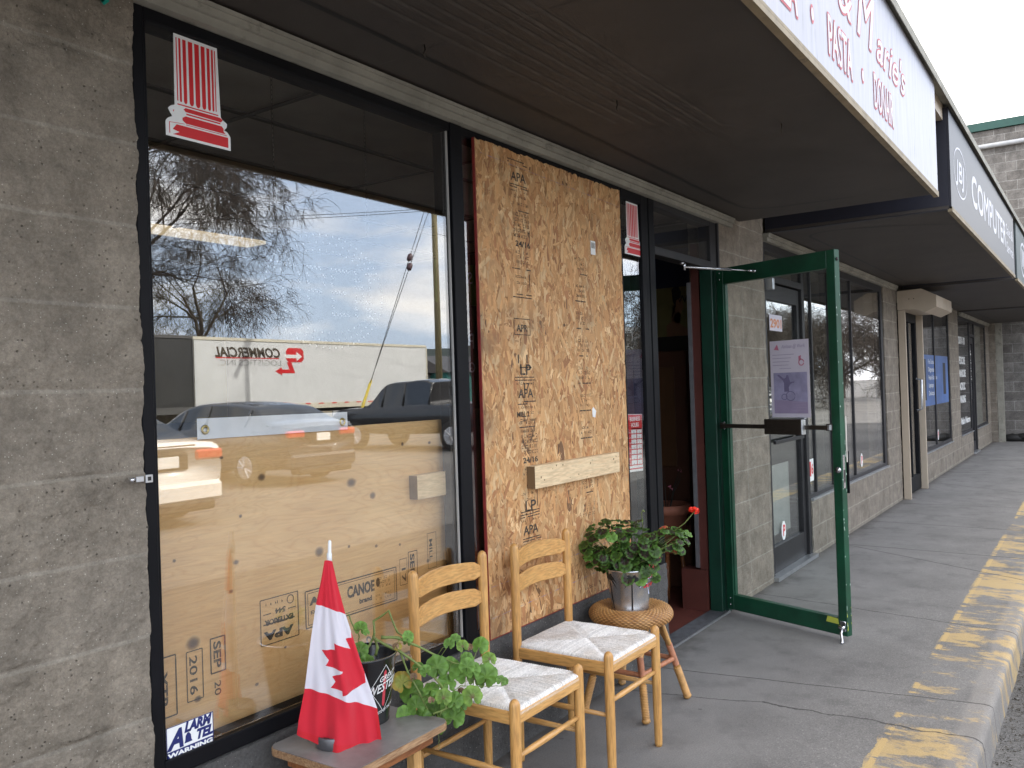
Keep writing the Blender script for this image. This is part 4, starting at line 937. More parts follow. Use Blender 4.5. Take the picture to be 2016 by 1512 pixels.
for a in ((x0, x1, z1_-.002, z1_), (x0, x0+.002, z0_, z1_), (x1-.002, x1, z0_, z1_), (x0, x1, z0_, z0_+.019)): m.box(a[0], a[1], y-.0009, y-.0006, a[2], a[3])
m.text('A', .066, (x0+.005, y-.0009, z0_+.024), off=.003, shear=.35, maxw=.05); m.text('LARM', .034, (x0+.052, y-.0009, z0_+.055), off=.002, shear=.3, maxw=.084); m.text('TEL', .034, (x0+.085, y-.0009, z0_+.026), off=.002, shear=.3, maxw=.05)
bx, bz = x0+.063, z0_+.027
m.sheet([Vector((bx+a*.012, y-.0011, bz+b*.02)) for a, b in ((-1, 0), (1, 0), (.75, .35), (.65, .9), (.2, 1.25), (-.2, 1.25), (-.65, .9), (-.75, .35))]); m.build('navy_print', MT['navyink'], al)
m = MB(); m.text('WARNING', .016, (x0+.004, y-.0012, z0_+.0035), off=.0008, maxw=.134); m.build('white_print', MT['white'], al)
hn = thing('hours_notice', 'tilted red and white business hours notice inside the sidelight', 'notice', (3.97, .05, .98))
HM = Matrix.Translation((3.925, .0275, .985)) @ Matrix.Rotation(R(2), 4, 'Y')
def hp(mb, a, b, c, d, k=0): mb.box(a, b, .0002-.0006*k, .0006-.0006*k, c, d, HM)
m = MB(); hp(m, 0, .175, 0, .295); m.build('paper', MT['white'], hn)
m = MB(); hp(m, .004, .171, .215, .291, 1); hp(m, .004, .045, .03, .214, 1); [hp(m, .046, .171, .032+i*.0265, .037+i*.0265, 1) for i in range(8)]; hp(m, .104, .112, .03, .214, 1); hp(m, .166, .171, .03, .214, 1); hp(m, .004, .171, .012, .018, 1); m.build('red_print', MT['red'], hn)
m = MB()
m.text('BUSINESS', .03, HM @ Vector((.03, -.0009, .258)), off=.0008, maxw=.115); m.text('HOURS', .03, HM @ Vector((.045, -.0009, .228)), off=.0008, maxw=.085)
for i, dname in enumerate(('Mon.', 'Tues.', 'Wed.', 'Thur.', 'Fri.', 'Sat.', 'Sun.')): m.text(dname, .014, HM @ Vector((.008, -.0009, .196-i*.0265)), maxw=.032)
m.build('white_print', MT['white'], hn)
m = MB()
for i in range(7): m.text(('11', '11', '11', '11', '11', '4', '4')[i], .016, HM @ Vector((.068, -.0009, .194-i*.0265))); m.text(('9', '9', '9', '9', '10', '10', '9')[i], .016, HM @ Vector((.132, -.0009, .194-i*.0265)))
m.build('hours_print', MT['ink'], hn)

# thin poster taped on the far side of the open door's glass, seen through from behind
PO = thing('door_poster', 'thin paper poster with a wheelchair photo taped to the green door glass', 'poster', tuple(DM @ Vector((.45, .006, 1.21))))
PS = lambda a: .372+(a-.345)*1.15
def pm(mb, a, b, c, d, k=0): mb.box(PS(a), PS(b), -.0045-.0004*k, -.0042-.0004*k, c, d, DM)
# local s runs outwards (towards the camera): photo left edge = larger s? the hinge side is on the photo's left
m = MB(); pm(m, .345, .575, 1.212, 1.655); m.build('paper', MT['poster'], PO)
m = MB(); pm(m, .362, .560, 1.235, 1.47, 1); m.build('photo_area', mat('faded_photo', (.36, .34, .50), .7, 0, .35, 6), PO)
def pq(mb, pts, k=2): mb.poly([DM @ Vector((PS(a), -.0045-.0004*k, b)) for a, b in pts], (DM.to_3x3() @ Vector((0, -.0003, 0))))
m = MB(); pq(m, [(.362, 1.235), (.560, 1.235), (.560, 1.30), (.362, 1.315)]); m.build('ground_print', mat('faded_mauve', (.33, .27, .40), .7), PO)
m = MB(); pq(m, [(.385, 1.455), (.395, 1.46), (.425, 1.435), (.436, 1.44), (.440, 1.455), (.450, 1.455), (.455, 1.44), (.462, 1.415), (.485, 1.41), (.487, 1.418), (.46, 1.40), (.452, 1.385), (.455, 1.36), (.425, 1.36), (.425, 1.41), (.418, 1.425)], 3)
for cx_, cz_, rr_ in ((.462, 1.335, .028), (.425, 1.33, .018)): pq(m, [(cx_+rr_*cos(k*pi/10), cz_+rr_*sin(k*pi/10)) for k in range(20)]+[(cx_+(rr_-.004)*cos(-k*pi/10), cz_+(rr_-.004)*sin(-k*pi/10)) for k in range(20)], 3)
m.build('figure_print', mat('faded_figure', (.17, .15, .26), .7), PO)
m = MB(); pq(m, [(.37, 1.605), (.40, 1.60), (.39, 1.635)]); pq(m, [(.515, 1.56), (.53, 1.565), (.528, 1.55), (.535, 1.54), (.515, 1.535)])
pq(m, [(.53+.017*cos(k*pi/8), 1.525+.02*sin(k*pi/8)) for k in range(16)]+[(.53+.011*cos(-k*pi/8), 1.525+.014*sin(-k*pi/8)) for k in range(16)]); m.build('red_print', mat('faded_print_red', (.50, .16, .24), .7), PO)
m = MB(); m.text('Abilities @ Work', .03, DM @ Vector((PS(.415), -.0056, 1.61)), DM.to_3x3() @ Vector((1, 0, 0)), (0, 0, 1), shear=.3, maxw=.16)
for q, (a, b) in enumerate(((.36, .49), (.36, .47), (.36, .46), (.36, .455), (.40, .47))): pq(m, [(a, 1.575-q*.02), (b, 1.575-q*.02), (b, 1.572-q*.02), (a, 1.572-q*.02)])
for q in range(4): pq(m, [(.47, 1.30-q*.015), (.55, 1.30-q*.015), (.55, 1.297-q*.015), (.47, 1.297-q*.015)], 3)
m.build('faint_print', mat('faded_print', (.36, .31, .44), .8), PO)

def flat(name, x0, x1, z0_, z1_, y, mt, label, cat, group=None):
    m = MB(); m.bbox(x0, x1, y-.0006, y, z0_, z1_, .0001); return one(name, m, mt, label, cat, group)
nn2 = flat('number_sticker', 6.33, 6.63, 1.80, 1.92, .0495, MT['poster'], 'white house number sticker 2901 on the second shop door', 'sticker')
m = MB(); m.text('2901', .09, (6.345, .0485, 1.825), off=.003, maxw=.27); m.build('number_print', mat('orange_ink', (.6, .2, .06), .5), nn2)
pk = MT['red']
def octo(x, z, r, y, label):
    m = MB(); m.sheet([(x+r*.75*cos(a*pi/4+pi/8), y, z+r*sin(a*pi/4+pi/8)) for a in range(8)]); o = one('parking_sticker', m, MT['white'], label, 'sticker', 'small round P stickers')
    m = MB(); m.text('P', r*1.5, (x-r*.3, y-.0006, z-r*.5), off=r*.05); m.build('letter', pk, o)
octo(6.50, .30, .075, .0495, 'octagonal white sticker with red P low on the second shop door')
octo(8.95, .62, .07, .0195, 'octagonal white sticker with red P low in the second shop window')
octo(13.72, .58, .08, .0195, 'octagonal white sticker with red P low in the far shop window')
st = flat('payment_sticker', 7.115, 7.245, .60, .78, .0195, MT['white'], 'white and red payment sticker low beside the grey door', 'sticker')
m = MB(); m.box(7.125, 7.17, .0185, .0188, .64, .76); m.build('red_print', pk, st); m = MB(); m.text('6', .11, (7.18, .0186, .66), off=.004); m.build('leaf_print', pk, st)
flat('paper_notice', 6.33, 6.75, .28, .80, .075, mat('grey_paper', (.34, .36, .33), .8), 'large blank paper standing inside the bottom of the second shop door', 'paper')
# blue advertising poster in the third shop window
bp_ = flat('blue_poster', 12.62, 14.85, 1.02, 1.72, .0195, mat('blue_print', (.06, .13, .33), .4, 0, .45, 1.6), 'blue and violet advertising poster in the far shop window', 'poster')
m = MB()
for q, t in enumerate(('Free Computer', 'Diagnostics &', 'Repair Estimates', 'Laptops', 'Desktops')): m.text(t, .09, (13.05, .0185, 1.60-q*.11), maxw=(.6, .6, .72, .4, .45)[q])
m.build('white_print', MT['white'], bp_)
for a_ in ((12.64, 12.86, 1.10, 1.66), (14.35, 14.6, 1.15, 1.62)): m = MB(); m.box(a_[0], a_[1], .0184, .0188, a_[2], a_[3]); m.build('device_print', MT['seam'], bp_)
w4 = thing('window_lettering', 'white nail salon lettering on the last shop window', 'sign', (16.7, .039, .8))
m = MB()
for t, z, h, wd in (('250-591-1100', 1.96, .17, .8), ('PEDICURE', 1.62, .17, .75), ('MANICURE', 1.40, .17, .78), ('ACRYLIC', 1.18, .17, .7), ('WAXING', .96, .17, .7), ('Walk in Welcome', .60, .15, 1.2)): m.text(t, h, (16.15, .0185, z), off=.006, maxw=wd)
m.build('lettering', MT['white'], w4)
flat('door_notice', 17.60, 17.95, .98, 1.28, .0495, MT['white'], 'small white notice taped on the last shop door', 'notice')
dn = flat('door_hours_print', 17.68, 18.08, 1.30, 1.98, .0495, MT['seam'], 'dark door lettering panel above the white notice on the last door', 'sign')
m = MB(); [m.box(17.72, 18.04-.05*(i % 3), .0484, .0488, 1.34+i*.05, 1.355+i*.05+.02*(i > 8)) for i in range(12)]; m.build('white_print', MT['white'], dn)
do = flat('orange_sticker', 11.06, 11.20, 1.08, 1.26, .0045, mat('orange_print', (.7, .28, .06), .5), 'small orange sticker on the black shutter door', 'sticker')
flat('square_code_notice', 11.04, 11.26, 1.62, 1.80, .0045, MT['white'], 'small white notice at eye height on the black shutter door', 'notice')
# bolt and bracket on the first pillar, graffiti mark
bo = thing('wall_bolt', 'galvanised hex bolt and square plate fixed in the first pillar', 'bolt', (1.21, -.015, 1.235))
m = MB(); m.smooth = True; m.lathe([(0, .014), (.006, .013), (.007, .008), (.0072, 0)], n=6, M=Matrix.Translation((1.203, -.014, 1.233)) @ Matrix.Rotation(pi/2, 4, 'X')); m.build('bolt_head', MT['chrome'], bo)
m = MB(); m.bbox(1.212, 1.232, -.026, -.022, 1.226, 1.240, .001); m.bbox(1.237, 1.256, -.026, -.020, 1.222, 1.242, .001); m.build('plate', MT['alu'], bo)
m = MB(); m.sheet([(1.2415, -.0265, 1.227), (1.251, -.0265, 1.227), (1.251, -.0265, 1.237), (1.2415, -.0265, 1.237)]); m.build('plate_hole', MT['seam'], bo)
m = MB(); pts = [(1.158, 2.44), (1.150, 2.424), (1.152, 2.410), (1.160, 2.400), (1.170, 2.395), (1.176, 2.389)]
gm = []
for i in range(len(pts)-1):
    a, b_ = Vector((pts[i][0], -.013, pts[i][1])), Vector((pts[i+1][0], -.013, pts[i+1][1])); t = (b_-a).normalized(); q = Vector((-t.z, 0, t.x))*(.0065+.001*i)
    m.sheet([a-q-t*.004, b_-q+t*.004, b_+q+t*.004, a+q-t*.004])
one('graffiti_mark', m, mat('teal_spray', (.0, .26, .19), .5), 'short teal spray paint mark near the top of the first pillar', 'graffiti')

# ------------------------------------------------------------------ things hanging inside the big window
LS = thing('dotted_open_sign', 'oval see-through sign made of white dots reading OPEN behind the glass', 'sign', (2.21, .35, 1.6))
m = MB(); m.smooth = False
def dotp(x, z, r=.0042):
  r *= .85; m.add([(x+r*cos(k*pi/3), .345, z+r*sin(k*pi/3)) for k in range(6)]+[(x, .341, z)], [(k, (k+1) % 6, 6) for k in range(6)])
for rx, rz, n in ((.285, .205, 56), (.262, .178, 50), (.238, .150, 44)):
    for k in range(n):
        a = 2*pi*k/n
        if abs(sin(a)) > .35 or rx > .27: dotp(2.215+rx*cos(a), 1.80+rz*sin(a))
GL = {'O': ['01110', '10001', '10001', '10001', '10001', '10001', '01110'], 'P': ['11110', '10001', '10001', '11110', '10000', '10000', '10000'], 'E': ['11111', '10000', '10000', '11110', '10000', '10000', '11111'], 'N': ['10001', '11001', '11101', '10101', '10111', '10011', '10001']}
for i, ch in enumerate('OPEN'):
    for r_, row in enumerate(GL[ch]):
        for c_, v in enumerate(row):
            if v == '1':
                dotp(2.00+i*.118+c_*.019, 1.885-r_*.027, .0038); dotp(2.007+i*.118+c_*.019, 1.878-r_*.027, .0034)
m.build('dots', mat('sign_dots', (.85, .87, .9), .3), LS)
m = MB(); m.box(1.90, 2.53, .352, .353, 1.57, 2.03); m.build('clear_board', glassmat('clear_acrylic', .006, (.97, .98, .98), 0.0), LS)
for x in (1.99, 2.44):
    ch = MB(); ch.smooth = True; z = 2.03; k = 0
    while z < 2.60:
        pts = [Vector((x+(.0045*cos(a) if k % 2 else 0), .353+(0 if k % 2 else .0045*cos(a)), z+.010+.010*sin(a))) for a in [2*pi*j/8 for j in range(9)]]
        ch.tube(pts, .0011, 4, cap=False); z += .0165; k += 1
    ch.build('chain', MT['bronze'], LS)
MS = thing('menu_board', 'green and black menu sign inside the glass beside the chipboard', 'sign', (2.9, .2, 1.2))
m = MB(); m.bbox(2.66, 3.3, .20, .208, 1.78, 1.95, .001); m.build('green_board', mat('leaf_green', (.09, .17, .02), .5), MS)
m = MB(); m.bbox(2.66, 3.3, .20, .208, 1.35, 1.778, .001); m.build('dark_board', MT['dark'], MS)
m = MB(); m.text('Slices', .07, (2.90, .199, 1.87), (-1, 0, 0), (0, 0, 1)); m.text('Pizza', .09, (2.90, .199, 1.60), (-1, 0, 0), (0, 0, 1)); m.text('&', .15, (2.80, .199, 1.66), (-1, 0, 0), (0, 0, 1)); m.text('Garlic', .06, (2.9, .199, 1.5), (-1, 0, 0), (0, 0, 1)); m.build('lettering', MT['poster'], MS)

# ------------------------------------------------------------------ inside the doorway
WP = thing('wine_poster', 'dim poster of a dark haired woman with a glass inside the doorway', 'poster', (5.93, .9, 1.7))
m = MB(); m.box(5.935, 5.949, .30, .95, 1.78, 2.18); m.build('backing', mat('old_yellow_paper', (.20, .17, .06), .7), WP)
def yp(mb, pts, k): mb.poly([Vector((5.9345-.0006*k, .585+(a-.95)*.62, b+.06)) for a, b in pts], (-.0004, 0, 0))
m = MB(); yp(m, [(.98, 1.72), (1.12, 1.72), (1.12, 1.80), (1.05, 1.83), (1.0, 1.88), (.97, 1.90), (.93, 1.88), (.915, 1.90), (.90, 1.93), (.91, 1.99), (.95, 2.02), (1.0, 2.0), (1.0, 1.90), (1.06, 1.84), (.93, 1.80), (.84, 1.76), (.84, 1.72)], 1); m.build('figure_print', mat('skin_print', (.26, .13, .07), .7), WP)
m = MB(); yp(m, [(.93, 2.0), (.92, 2.04), (.95, 2.08), (1.0, 2.09), (1.04, 2.06), (1.03, 1.98), (1.0, 1.93), (.985, 1.98)], 2); m.text('W', .08, (5.932, .60, 2.02), (0, -1, 0), (0, 0, 1)); yp(m, [(.79, 1.80), (.80, 1.86), (.74, 1.86), (.75, 1.80)], 2); m.build('dark_print', MT['seam'], WP)
flat_ = MB(); flat_.box(5.93, 5.949, .45, 1.2, 2.14, 2.42); one('blue_banner', flat_, mat('blue_cloth', (.015, .02, .05), .7), 'dark blue banner high on the wall inside the doorway', 'banner')
CB = thing('wooden_cabinet', 'dark wooden cabinet with arched panel door inside the doorway', 'cabinet', (5.75, .9, 0))
m = MB(); m.bbox(5.62, 5.93, .42, 1.6, 0, 1.66, .01); m.build('body', mat('cabinet_wood', (.09, .035, .018), .5), CB)
m = MB(); m.bbox(5.60, 5.62, .50, .95, .85, 1.55, .006); m.bbox(5.60, 5.62, 1.0, 1.5, .85, 1.55, .006); m.build('panel_door', mat('cabinet_door', (.11, .05, .02), .45), CB)
PL = thing('plant_pot', 'terracotta pot of thin pink flowering stems on a stand inside the doorway', 'plant', (5.40, .50, 0))
m = MB(); m.smooth = True; m.lathe([(.0, .30), (.10, .30), (.145, .56), (.165, .56), (.168, .62), (.150, .62), (.145, .60), (0, .59)], 5.40, .50, 28); m.build('pot', MT['terracotta'], PL)
m = MB(); m.smooth = True; [m.tube([(5.40+.13*cos(a), .50+.13*sin(a), .0), (5.40+.09*cos(a), .50+.09*sin(a), .30)], .013, 8) for a in (.4, 1.97, 3.54, 5.1)]; m.build('stand', MT['tableapron'], PL)
m = MB(); f_ = MB(); rnd.seed(4)
for i in range(12):
    a = rnd.uniform(0, 2*pi); h = rnd.uniform(.12, .34); e = Vector((5.40+.11*cos(a), .50+.11*sin(a), .60+h)); m.tube([(5.40+.03*cos(a), .50+.03*sin(a), .59), Vector((5.40+.06*cos(a), .50+.06*sin(a), .60+h*.5)), e], [.003, .002, .0015], 5)
    if i < 4:
        for k in range(6): q = e+Vector((rnd.uniform(-.012, .012), rnd.uniform(-.012, .012), rnd.uniform(-.012, .012))); f_.sheet([q+Vector((rnd.uniform(-.01, .01), rnd.uniform(-.01, .01), rnd.uniform(-.01, .01))) for _ in range(4)])
m.build('stems', MT['twig'], PL); f_.build('flowers', mat('pink_petal', (.5, .15, .2), .6), PL)

# ------------------------------------------------------------------ ladder-back chairs
def ribbon(mb, path, hts, th, axis_th=(0, 1, 0)):
    """slat swept along path; hts = (z_low, z_high) per point; th = thickness along y"""
    vs = []
    for (x, y), (a, b) in zip(path, hts):
        vs += [(x, y-th/2, a+.003), (x, y-th/4, a), (x, y+th/4, a), (x, y+th/2, a+.003), (x, y+th/2, b-.003), (x, y+th/4, b), (x, y-th/4, b), (x, y-th/2, b-.003)]
    n = len(path); fs = [(i*8+k, i*8+(k+1) % 8, (i+1)*8+(k+1) % 8, (i+1)*8+k) for i in range(n-1) for k in range(8)]
    fs += [tuple(range(8)), tuple((n-1)*8+k for k in range(7, -1, -1))]; mb.add(vs, fs)
def post(mb, x, y, h, r=.0175, lean=0):
    pts = [Vector((x, y+.01*lean, 0)), Vector((x, y+.01*lean, .012))]+[Vector((x, y, h*.3)), Vector((x, y, h*.6))]+[Vector((x, y+lean*.03*0, h-.022+.022*sin(a))) for a in (0, .35, .7, 1.05, 1.3, 1.5)]
    mb.tube(pts, [r*.80, r*.86, r*.97, r]+[r*max(.12, cos(a)) for a in (0, .35, .7, 1.05, 1.3, 1.5)], 20)
woven = None
def rushmat():
    m, N, L, b = new('white_paper_cord')
    n = nd(N, 'ShaderNodeTexNoise', Scale=9.0, Detail=8.0, Roughness=.7); L.new(obj(N), n.inputs['Vector'])
    r = ramp(N, [(.34, (.66, .60, .54)), (.50, (.80, .77, .74)), (.7, (.86, .84, .82))]); L.new(n.outputs['Fac'], r.inputs['Fac'])
    n2 = nd(N, 'ShaderNodeTexNoise', Scale=160.0, Detail=3.0); L.new(obj(N), n2.inputs['Vector'])
    r2 = ramp(N, [(.3, .75), (.6, 1.05)]); L.new(n2.outputs['Fac'], r2.inputs['Fac'])
    at = nd(N, 'ShaderNodeAttribute'); at.attribute_name = 'col'; L.new(mix(N, L, mix(N, L, r.outputs[0], r2.outputs[0], 1.0, 'MULTIPLY'), at.outputs['Color'], 1.0, 'MULTIPLY'), b.inputs['Base Color']); b.inputs['Roughness'].default_value = .8
    bump(N, L, b, n2.outputs['Fac'], .3, .001); return m
MT['rush'] = rushmat()
def make_chair(label):
    t = thing('ladder_back_chair', label, 'chair', (0, 0, 0), 'pair of ladder back chairs')
    W, Dp = .1935, .395
    for x in (-W, W):
        m = MB(); m.smooth = True; post(m, x, 0, .475); m.build('front_leg', MT['beech'], t, local=True)
        m = MB(); m.smooth = True; post(m, x, Dp, .832); m.build('back_post', MT['beech'], t, local=True)
    def slat(zc, hh, arch):
        m = MB(); n = 28; path = []; hts = []
        for i in range(n+1):
            u = i/n; x = -W+.012+(2*W-.024)*u; s = sin(pi*u); bow = .034*(s**.8)
            e = min(u, 1-u); neck = min(1, .55+e*6)
            path.append((x, Dp+bow)); hts.append((zc-hh/2*neck+arch*s*.55-.002, zc+hh/2*neck+arch*s))
        m.smooth = False; ribbon(m, path, hts, .012); m.build('back_slat', MT['beechx'], t, local=True)
    slat(.762, .062, .012); slat(.665, .062, .012)
    m = MB(); m.bbox(-W+.008, W-.008, -.011, .011, .395, .437, .004); m.build('seat_rail', MT['beechx'], t, local=True)
    m = MB(); m.bbox(-W+.008, W-.008, Dp-.011, Dp+.011, .395, .437, .004); m.build('seat_rail', MT['beechx'], t, local=True)
    for x in (-W, W): m = MB(); m.bbox(x-.011, x+.011, .008, Dp-.008, .395, .437, .004); m.build('seat_rail', MT['beechy'], t, local=True)
    m = MB(); m.smooth = True; m.tube([(-W, 0, .295), (-W*.5, 0, .295), (0, 0, .295), (W, 0, .295)], [.007, .0105, .0108, .007], 12); m.build('stretcher', MT['beechx'], t, local=True)
    for x in (-W, W):
        for z in (.245,): m = MB(); m.smooth = True; m.tube([(x, 0, z), (x, Dp*.5, z), (x, Dp, z)], [.007, .0108, .007], 12); m.build('stretcher', MT['beechy'], t, local=True)
    m = MB(); m.smooth = True; m.tube([(-W, Dp, .21), (0, Dp, .21), (W, Dp, .21)], [.007, .0105, .007], 12); m.build('stretcher', MT['beechx'], t, local=True)
    # woven cord seat: strands run over each rail towards the crossing diagonals
    m = MB(); m.smooth = True; nx, ny = 200, 200; x0_, x1_, y0_, y1_ = -W-.006, W+.006, -.010, Dp+.010
    for_corner = .034
    def fn(u, v):
        x = x0_+(x1_-x0_)*u; y = y0_+(y1_-y0_)*v
        du = min(u, 1-u); dv = min(v, 1-v)
        wave = noise.noise(Vector((x*14, y*14, 0)))
        if dv < du: s = x; e = dv; lx = v < .5
        else: s = y; e = du; lx = u < .5
        st_ = abs(sin(pi*(s+.0008*noise.noise(Vector((x*60, y*60, 1))))/.0092))**.45
        edge = min(du, dv)
        z = .442+.0075*st_-.005*(1-min(1, abs(du-dv)*16))-.0012*(1-min(1, edge*9)) + wave*.0015 + .003*min(1, edge*4)
        if edge < .030: z -= (1-math.sqrt(max(0, 1-(1-edge/.030)**2)))*.016
        return (x, y, z)
    def strand(u, v):
        x = x0_+(x1_-x0_)*u; y = y0_+(y1_-y0_)*v; du = min(u, 1-u); dv = min(v, 1-v); s = x if dv < du else y
        q = random.Random(int(s/.0092+500)+(7000 if dv < du else 0)+(333 if (v < .5 if dv < du else u < .5) else 0)).uniform(.84, 1.04); return (q, q*.985, q*.96)
    m.grid(nx, ny, fn, strand)
    # hem of the strands wrapping down the rails
    for side_ in range(4):
        k = 220
        vs = []
        for i in range(k+1):
            u = i/k; s = abs(sin(pi*u*(x1_-x0_)/.0068))*.0014
            for z in (.432, .424, .414):
                if side_ == 0: p = (x0_+(x1_-x0_)*u, y0_-s*.9, z)
                elif side_ == 1: p = (x0_+(x1_-x0_)*u, y1_+s*.9, z)
                elif side_ == 2: p = (x0_-s*.9, y0_+(y1_-y0_)*u, z)
                else: p = (x1_+s*.9, y0_+(y1_-y0_)*u, z)
                vs.append(p)
        # only the top rows show above the rail
        m.add(vs, [(i*3+j, i*3+j+1, (i+1)*3+j+1, (i+1)*3+j) for i in range(k) for j in range(1)])
    m.build('seat', MT['rush'], t, local=True)
    return t
MT['beechy'] = wood('varnished_beech_rail', (.55, .28, .085), (.64, .36, .12), axis='Y')
ch1 = make_chair('nearer light wood ladder back chair, partly behind trailing geranium leaves'); ch1.location = (2.366, -.452, 0)
ch2 = copy_tree(ch1); ch2.location = (2.925, -.478, 0); ch2['label'] = 'farther light wood ladder back chair, standing next to the wicker stool'

# ------------------------------------------------------------------ wicker stool
ST = thing('wicker_stool', 'round woven wicker stool with splayed cane legs', 'stool', (3.46, -.20, 0))
SX, SY_ = 3.46, -.20
def wickermat():
    m, N, L, b = new('wicker_cane')
    n = nd(N, 'ShaderNodeTexNoise', Scale=14.0, Detail=6.0); L.new(obj(N), n.inputs['Vector'])
    r = ramp(N, [(.3, (.36, .16, .045)), (.5, (.50, .25, .08)), (.72, (.60, .34, .13))]); L.new(n.outputs['Fac'], r.inputs['Fac'])
    a = nd(N, 'ShaderNodeAttribute'); a.attribute_name = 'col'
    L.new(mix(N, L, r.outputs[0], a.outputs['Color'], 1.0, 'MULTIPLY'), b.inputs['Base Color']); b.inputs['Roughness'].default_value = .5; return m
m = MB(); m.smooth = True; NA, NP = 480, 150
NS = 46
def wk(u, v, col=False):
    a = 2*pi*u
    # profile: from dished centre over the fat rim to the underside
    if v < .30: q = v/.30; rr = .012+.088*q; z = .418+.012*q*q; dn = (0, 1)
    elif v < .94:
        t_ = (v-.30)/.64; ph = pi*.78-t_*pi*1.45; rr = .138+.046*cos(ph); z = .412+.036*sin(ph)*1.0; dn = (cos(ph), sin(ph))
    else: t_ = (v-.94)/.06; rr = .115-.06*t_; z = .385; dn = (0, -1)
    row = v*36; par = int(row) % 2
    w_ = cos(a*NS+par*pi)      # over / under the stakes
    rowp = abs(sin(pi*row))
    h = .0042*rowp*(.5+.5*w_)
    if col: return (.45+.55*rowp*(.6+.4*w_),)*3  # shade between the strands put into the colour: gaps and under-passes darker
    return (SX+(rr+dn[0]*h)*cos(a), SY_+(rr+dn[0]*h)*sin(a), z+dn[1]*h)
m.grid(NA, NP, lambda u, v: wk(u, v), lambda u, v: tuple(max(.05, -.15+1.3*c_) for c_ in wk(u, v, True)))
MT['wicker'] = wickermat(); m.build('woven_seat', MT['wicker'], ST)
MT['cane'] = mat('cane_pole', (.50, .27, .09), .45, 0, .3, 25, .2, 90)
MT['canewrap'] = mat('cane_wrap', (.42, .17, .085), .5, 0, .25, 40, .3, 200)
feet = [(3.285, -.345), (3.655, -.375), (3.675, -.03), (3.29, -.045)]
def ripple(mb, a, b_, r, turns, k=.12):
    a = Vector(a); b_ = Vector(b_); n = turns*4; mb.tube([a+(b_-a)*i/n for i in range(n+1)], [r*(1+k*(1 if i % 4 in (1, 2) else -1)) for i in range(n+1)], 12)
for i, (fx, fy) in enumerate(feet):
    top = Vector((SX+(fx-SX)*.50, SY_+(fy-SY_)*.50, .39)); foot = Vector((fx, fy, .004)); d = foot-top
    m = MB(); m.smooth = True; m.tube([top, top+d*.35, top+d*.65], [.0125, .0135, .0135], 12); m.build('leg', MT['cane'], ST)
    w2 = MB(); w2.smooth = True; ripple(w2, top+d*.34, top+d*.60, .0145, 26, .05); w2.build('leg_binding', MT['canewrap'], ST)
    w3 = MB(); w3.smooth = True; ripple(w3, top+d*.62, top+d*.97, .0158, 22, .12); w3.tube([top+d*.955, top+d*.98, foot], [.018, .019, .012], 12); w3.build('foot_wrap', MT['cane'], ST)
    for s in (-1, 1):
        t2 = Vector((SX+(fx-SX)*.50*cos(s*.5)-(fy-SY_)*.50*sin(s*.5), SY_+(fx-SX)*.5*sin(s*.5)+(fy-SY_)*.5*cos(s*.5), .392)); m = MB(); m.smooth = True; m.tube([t2, t2+(top+d*.38-t2)*.7, top+d*.40], .0085, 10); m.build('brace', MT['cane'], ST)
    j = Vector(feet[(i+1) % 4]+(.004,)); jt = Vector((SX+(j.x-SX)*.5, SY_+(j.y-SY_)*.5, .39)); p1 = top+d*.52; p2 = jt+(j-jt)*.52
    m = MB(); m.smooth = True; ripple(m, p1, p2, .0105, 34, .05); m.build('stretcher', MT['canewrap'], ST)

# ------------------------------------------------------------------ geranium leaves
def leaf(mb, c, nrm, up, r, kind='g', sd=0):
    c = Vector(c); nrm = Vector(nrm).normalized(); up = Vector(up); up = (up-nrm*up.dot(nrm)); up = up.normalized() if up.length > 1e-4 else nrm.orthogonal().normalized(); rt = up.cross(nrm)
    rr_ = random.Random(sd); k = rr_.uniform(.8, 1.2)
    G = {'g': ((.13, .24, .035), (.10, .20, .03), (.14, .27, .05)), 'b': ((.13, .05, .035), (.12, .20, .035), (.17, .28, .05)), 'y': ((.30, .30, .04), (.33, .34, .06), (.42, .30, .05)), 'd': ((.25, .16, .09), (.24, .15, .085), (.30, .20, .12)),
         'k': ((.03, .075, .015), (.035, .022, .015), (.06, .13, .02)), 'l': ((.035, .09, .015), (.035, .07, .013), (.065, .14, .022)), 'r': ((.12, .12, .03), (.45, .06, .04), (.30, .18, .06))}[kind]
    n = 42; lob = 7; gap = .35; cup = rr_.uniform(.10, .42); fold = rr_.uniform(-.15, .25); ph = rr_.uniform(0, 6)
    vs = [c]; cc = [tuple(q*k for q in G[0])]
    crumple = 1.1 if kind == 'd' else .05
    if kind == 'd': r *= .7
    rings = (.33, .58, .80, 1.0)
    for q in rings:
        for i in range(n):
            a = gap/2+(2*pi-gap)*i/(n-1); th = a-pi/2   # the notch points down, where the stalk joins
            sc_ = 1+.085*q*abs(sin(lob*a/2))**.6*1.3-.07*q+.018*q*sin(a*21)
            rad = r*q*sc_*(1-.55*q*max(0, cos(a))**24)
            x = rad*cos(th); y_ = rad*sin(th)+.22*r
            z = cup*r*(q*q)*.6*(-1)+r*.07*q*sin(lob*a+ph)+fold*r*abs(cos(th))*q+crumple*r*noise.noise(Vector((x*70+sd, y_*70, q)))
            vs.append(c+rt*x+up*y_+nrm*z)
            base = G[1] if (.3 < q < .75) else (G[2] if q >= .75 else G[0]); e = 1.0+(.12 if (i*lob//n) % 2 else -.05)
            cc.append(tuple(t_*k*e for t_ in base))
    m_ = len(rings); fs = [(0, 1+i, 2+i) for i in range(n-1)]
    for t_ in range(m_-1): fs += [(1+t_*n+i, 1+(t_+1)*n+i, 1+(t_+1)*n+i+1, 1+t_*n+i+1) for i in range(n-1)]
    mb.add(vs, fs, cc)
MT['leaf'] = vcol('geranium_leaf', .5, .35, 220, .12, 60, trans=.22, spec=.35)
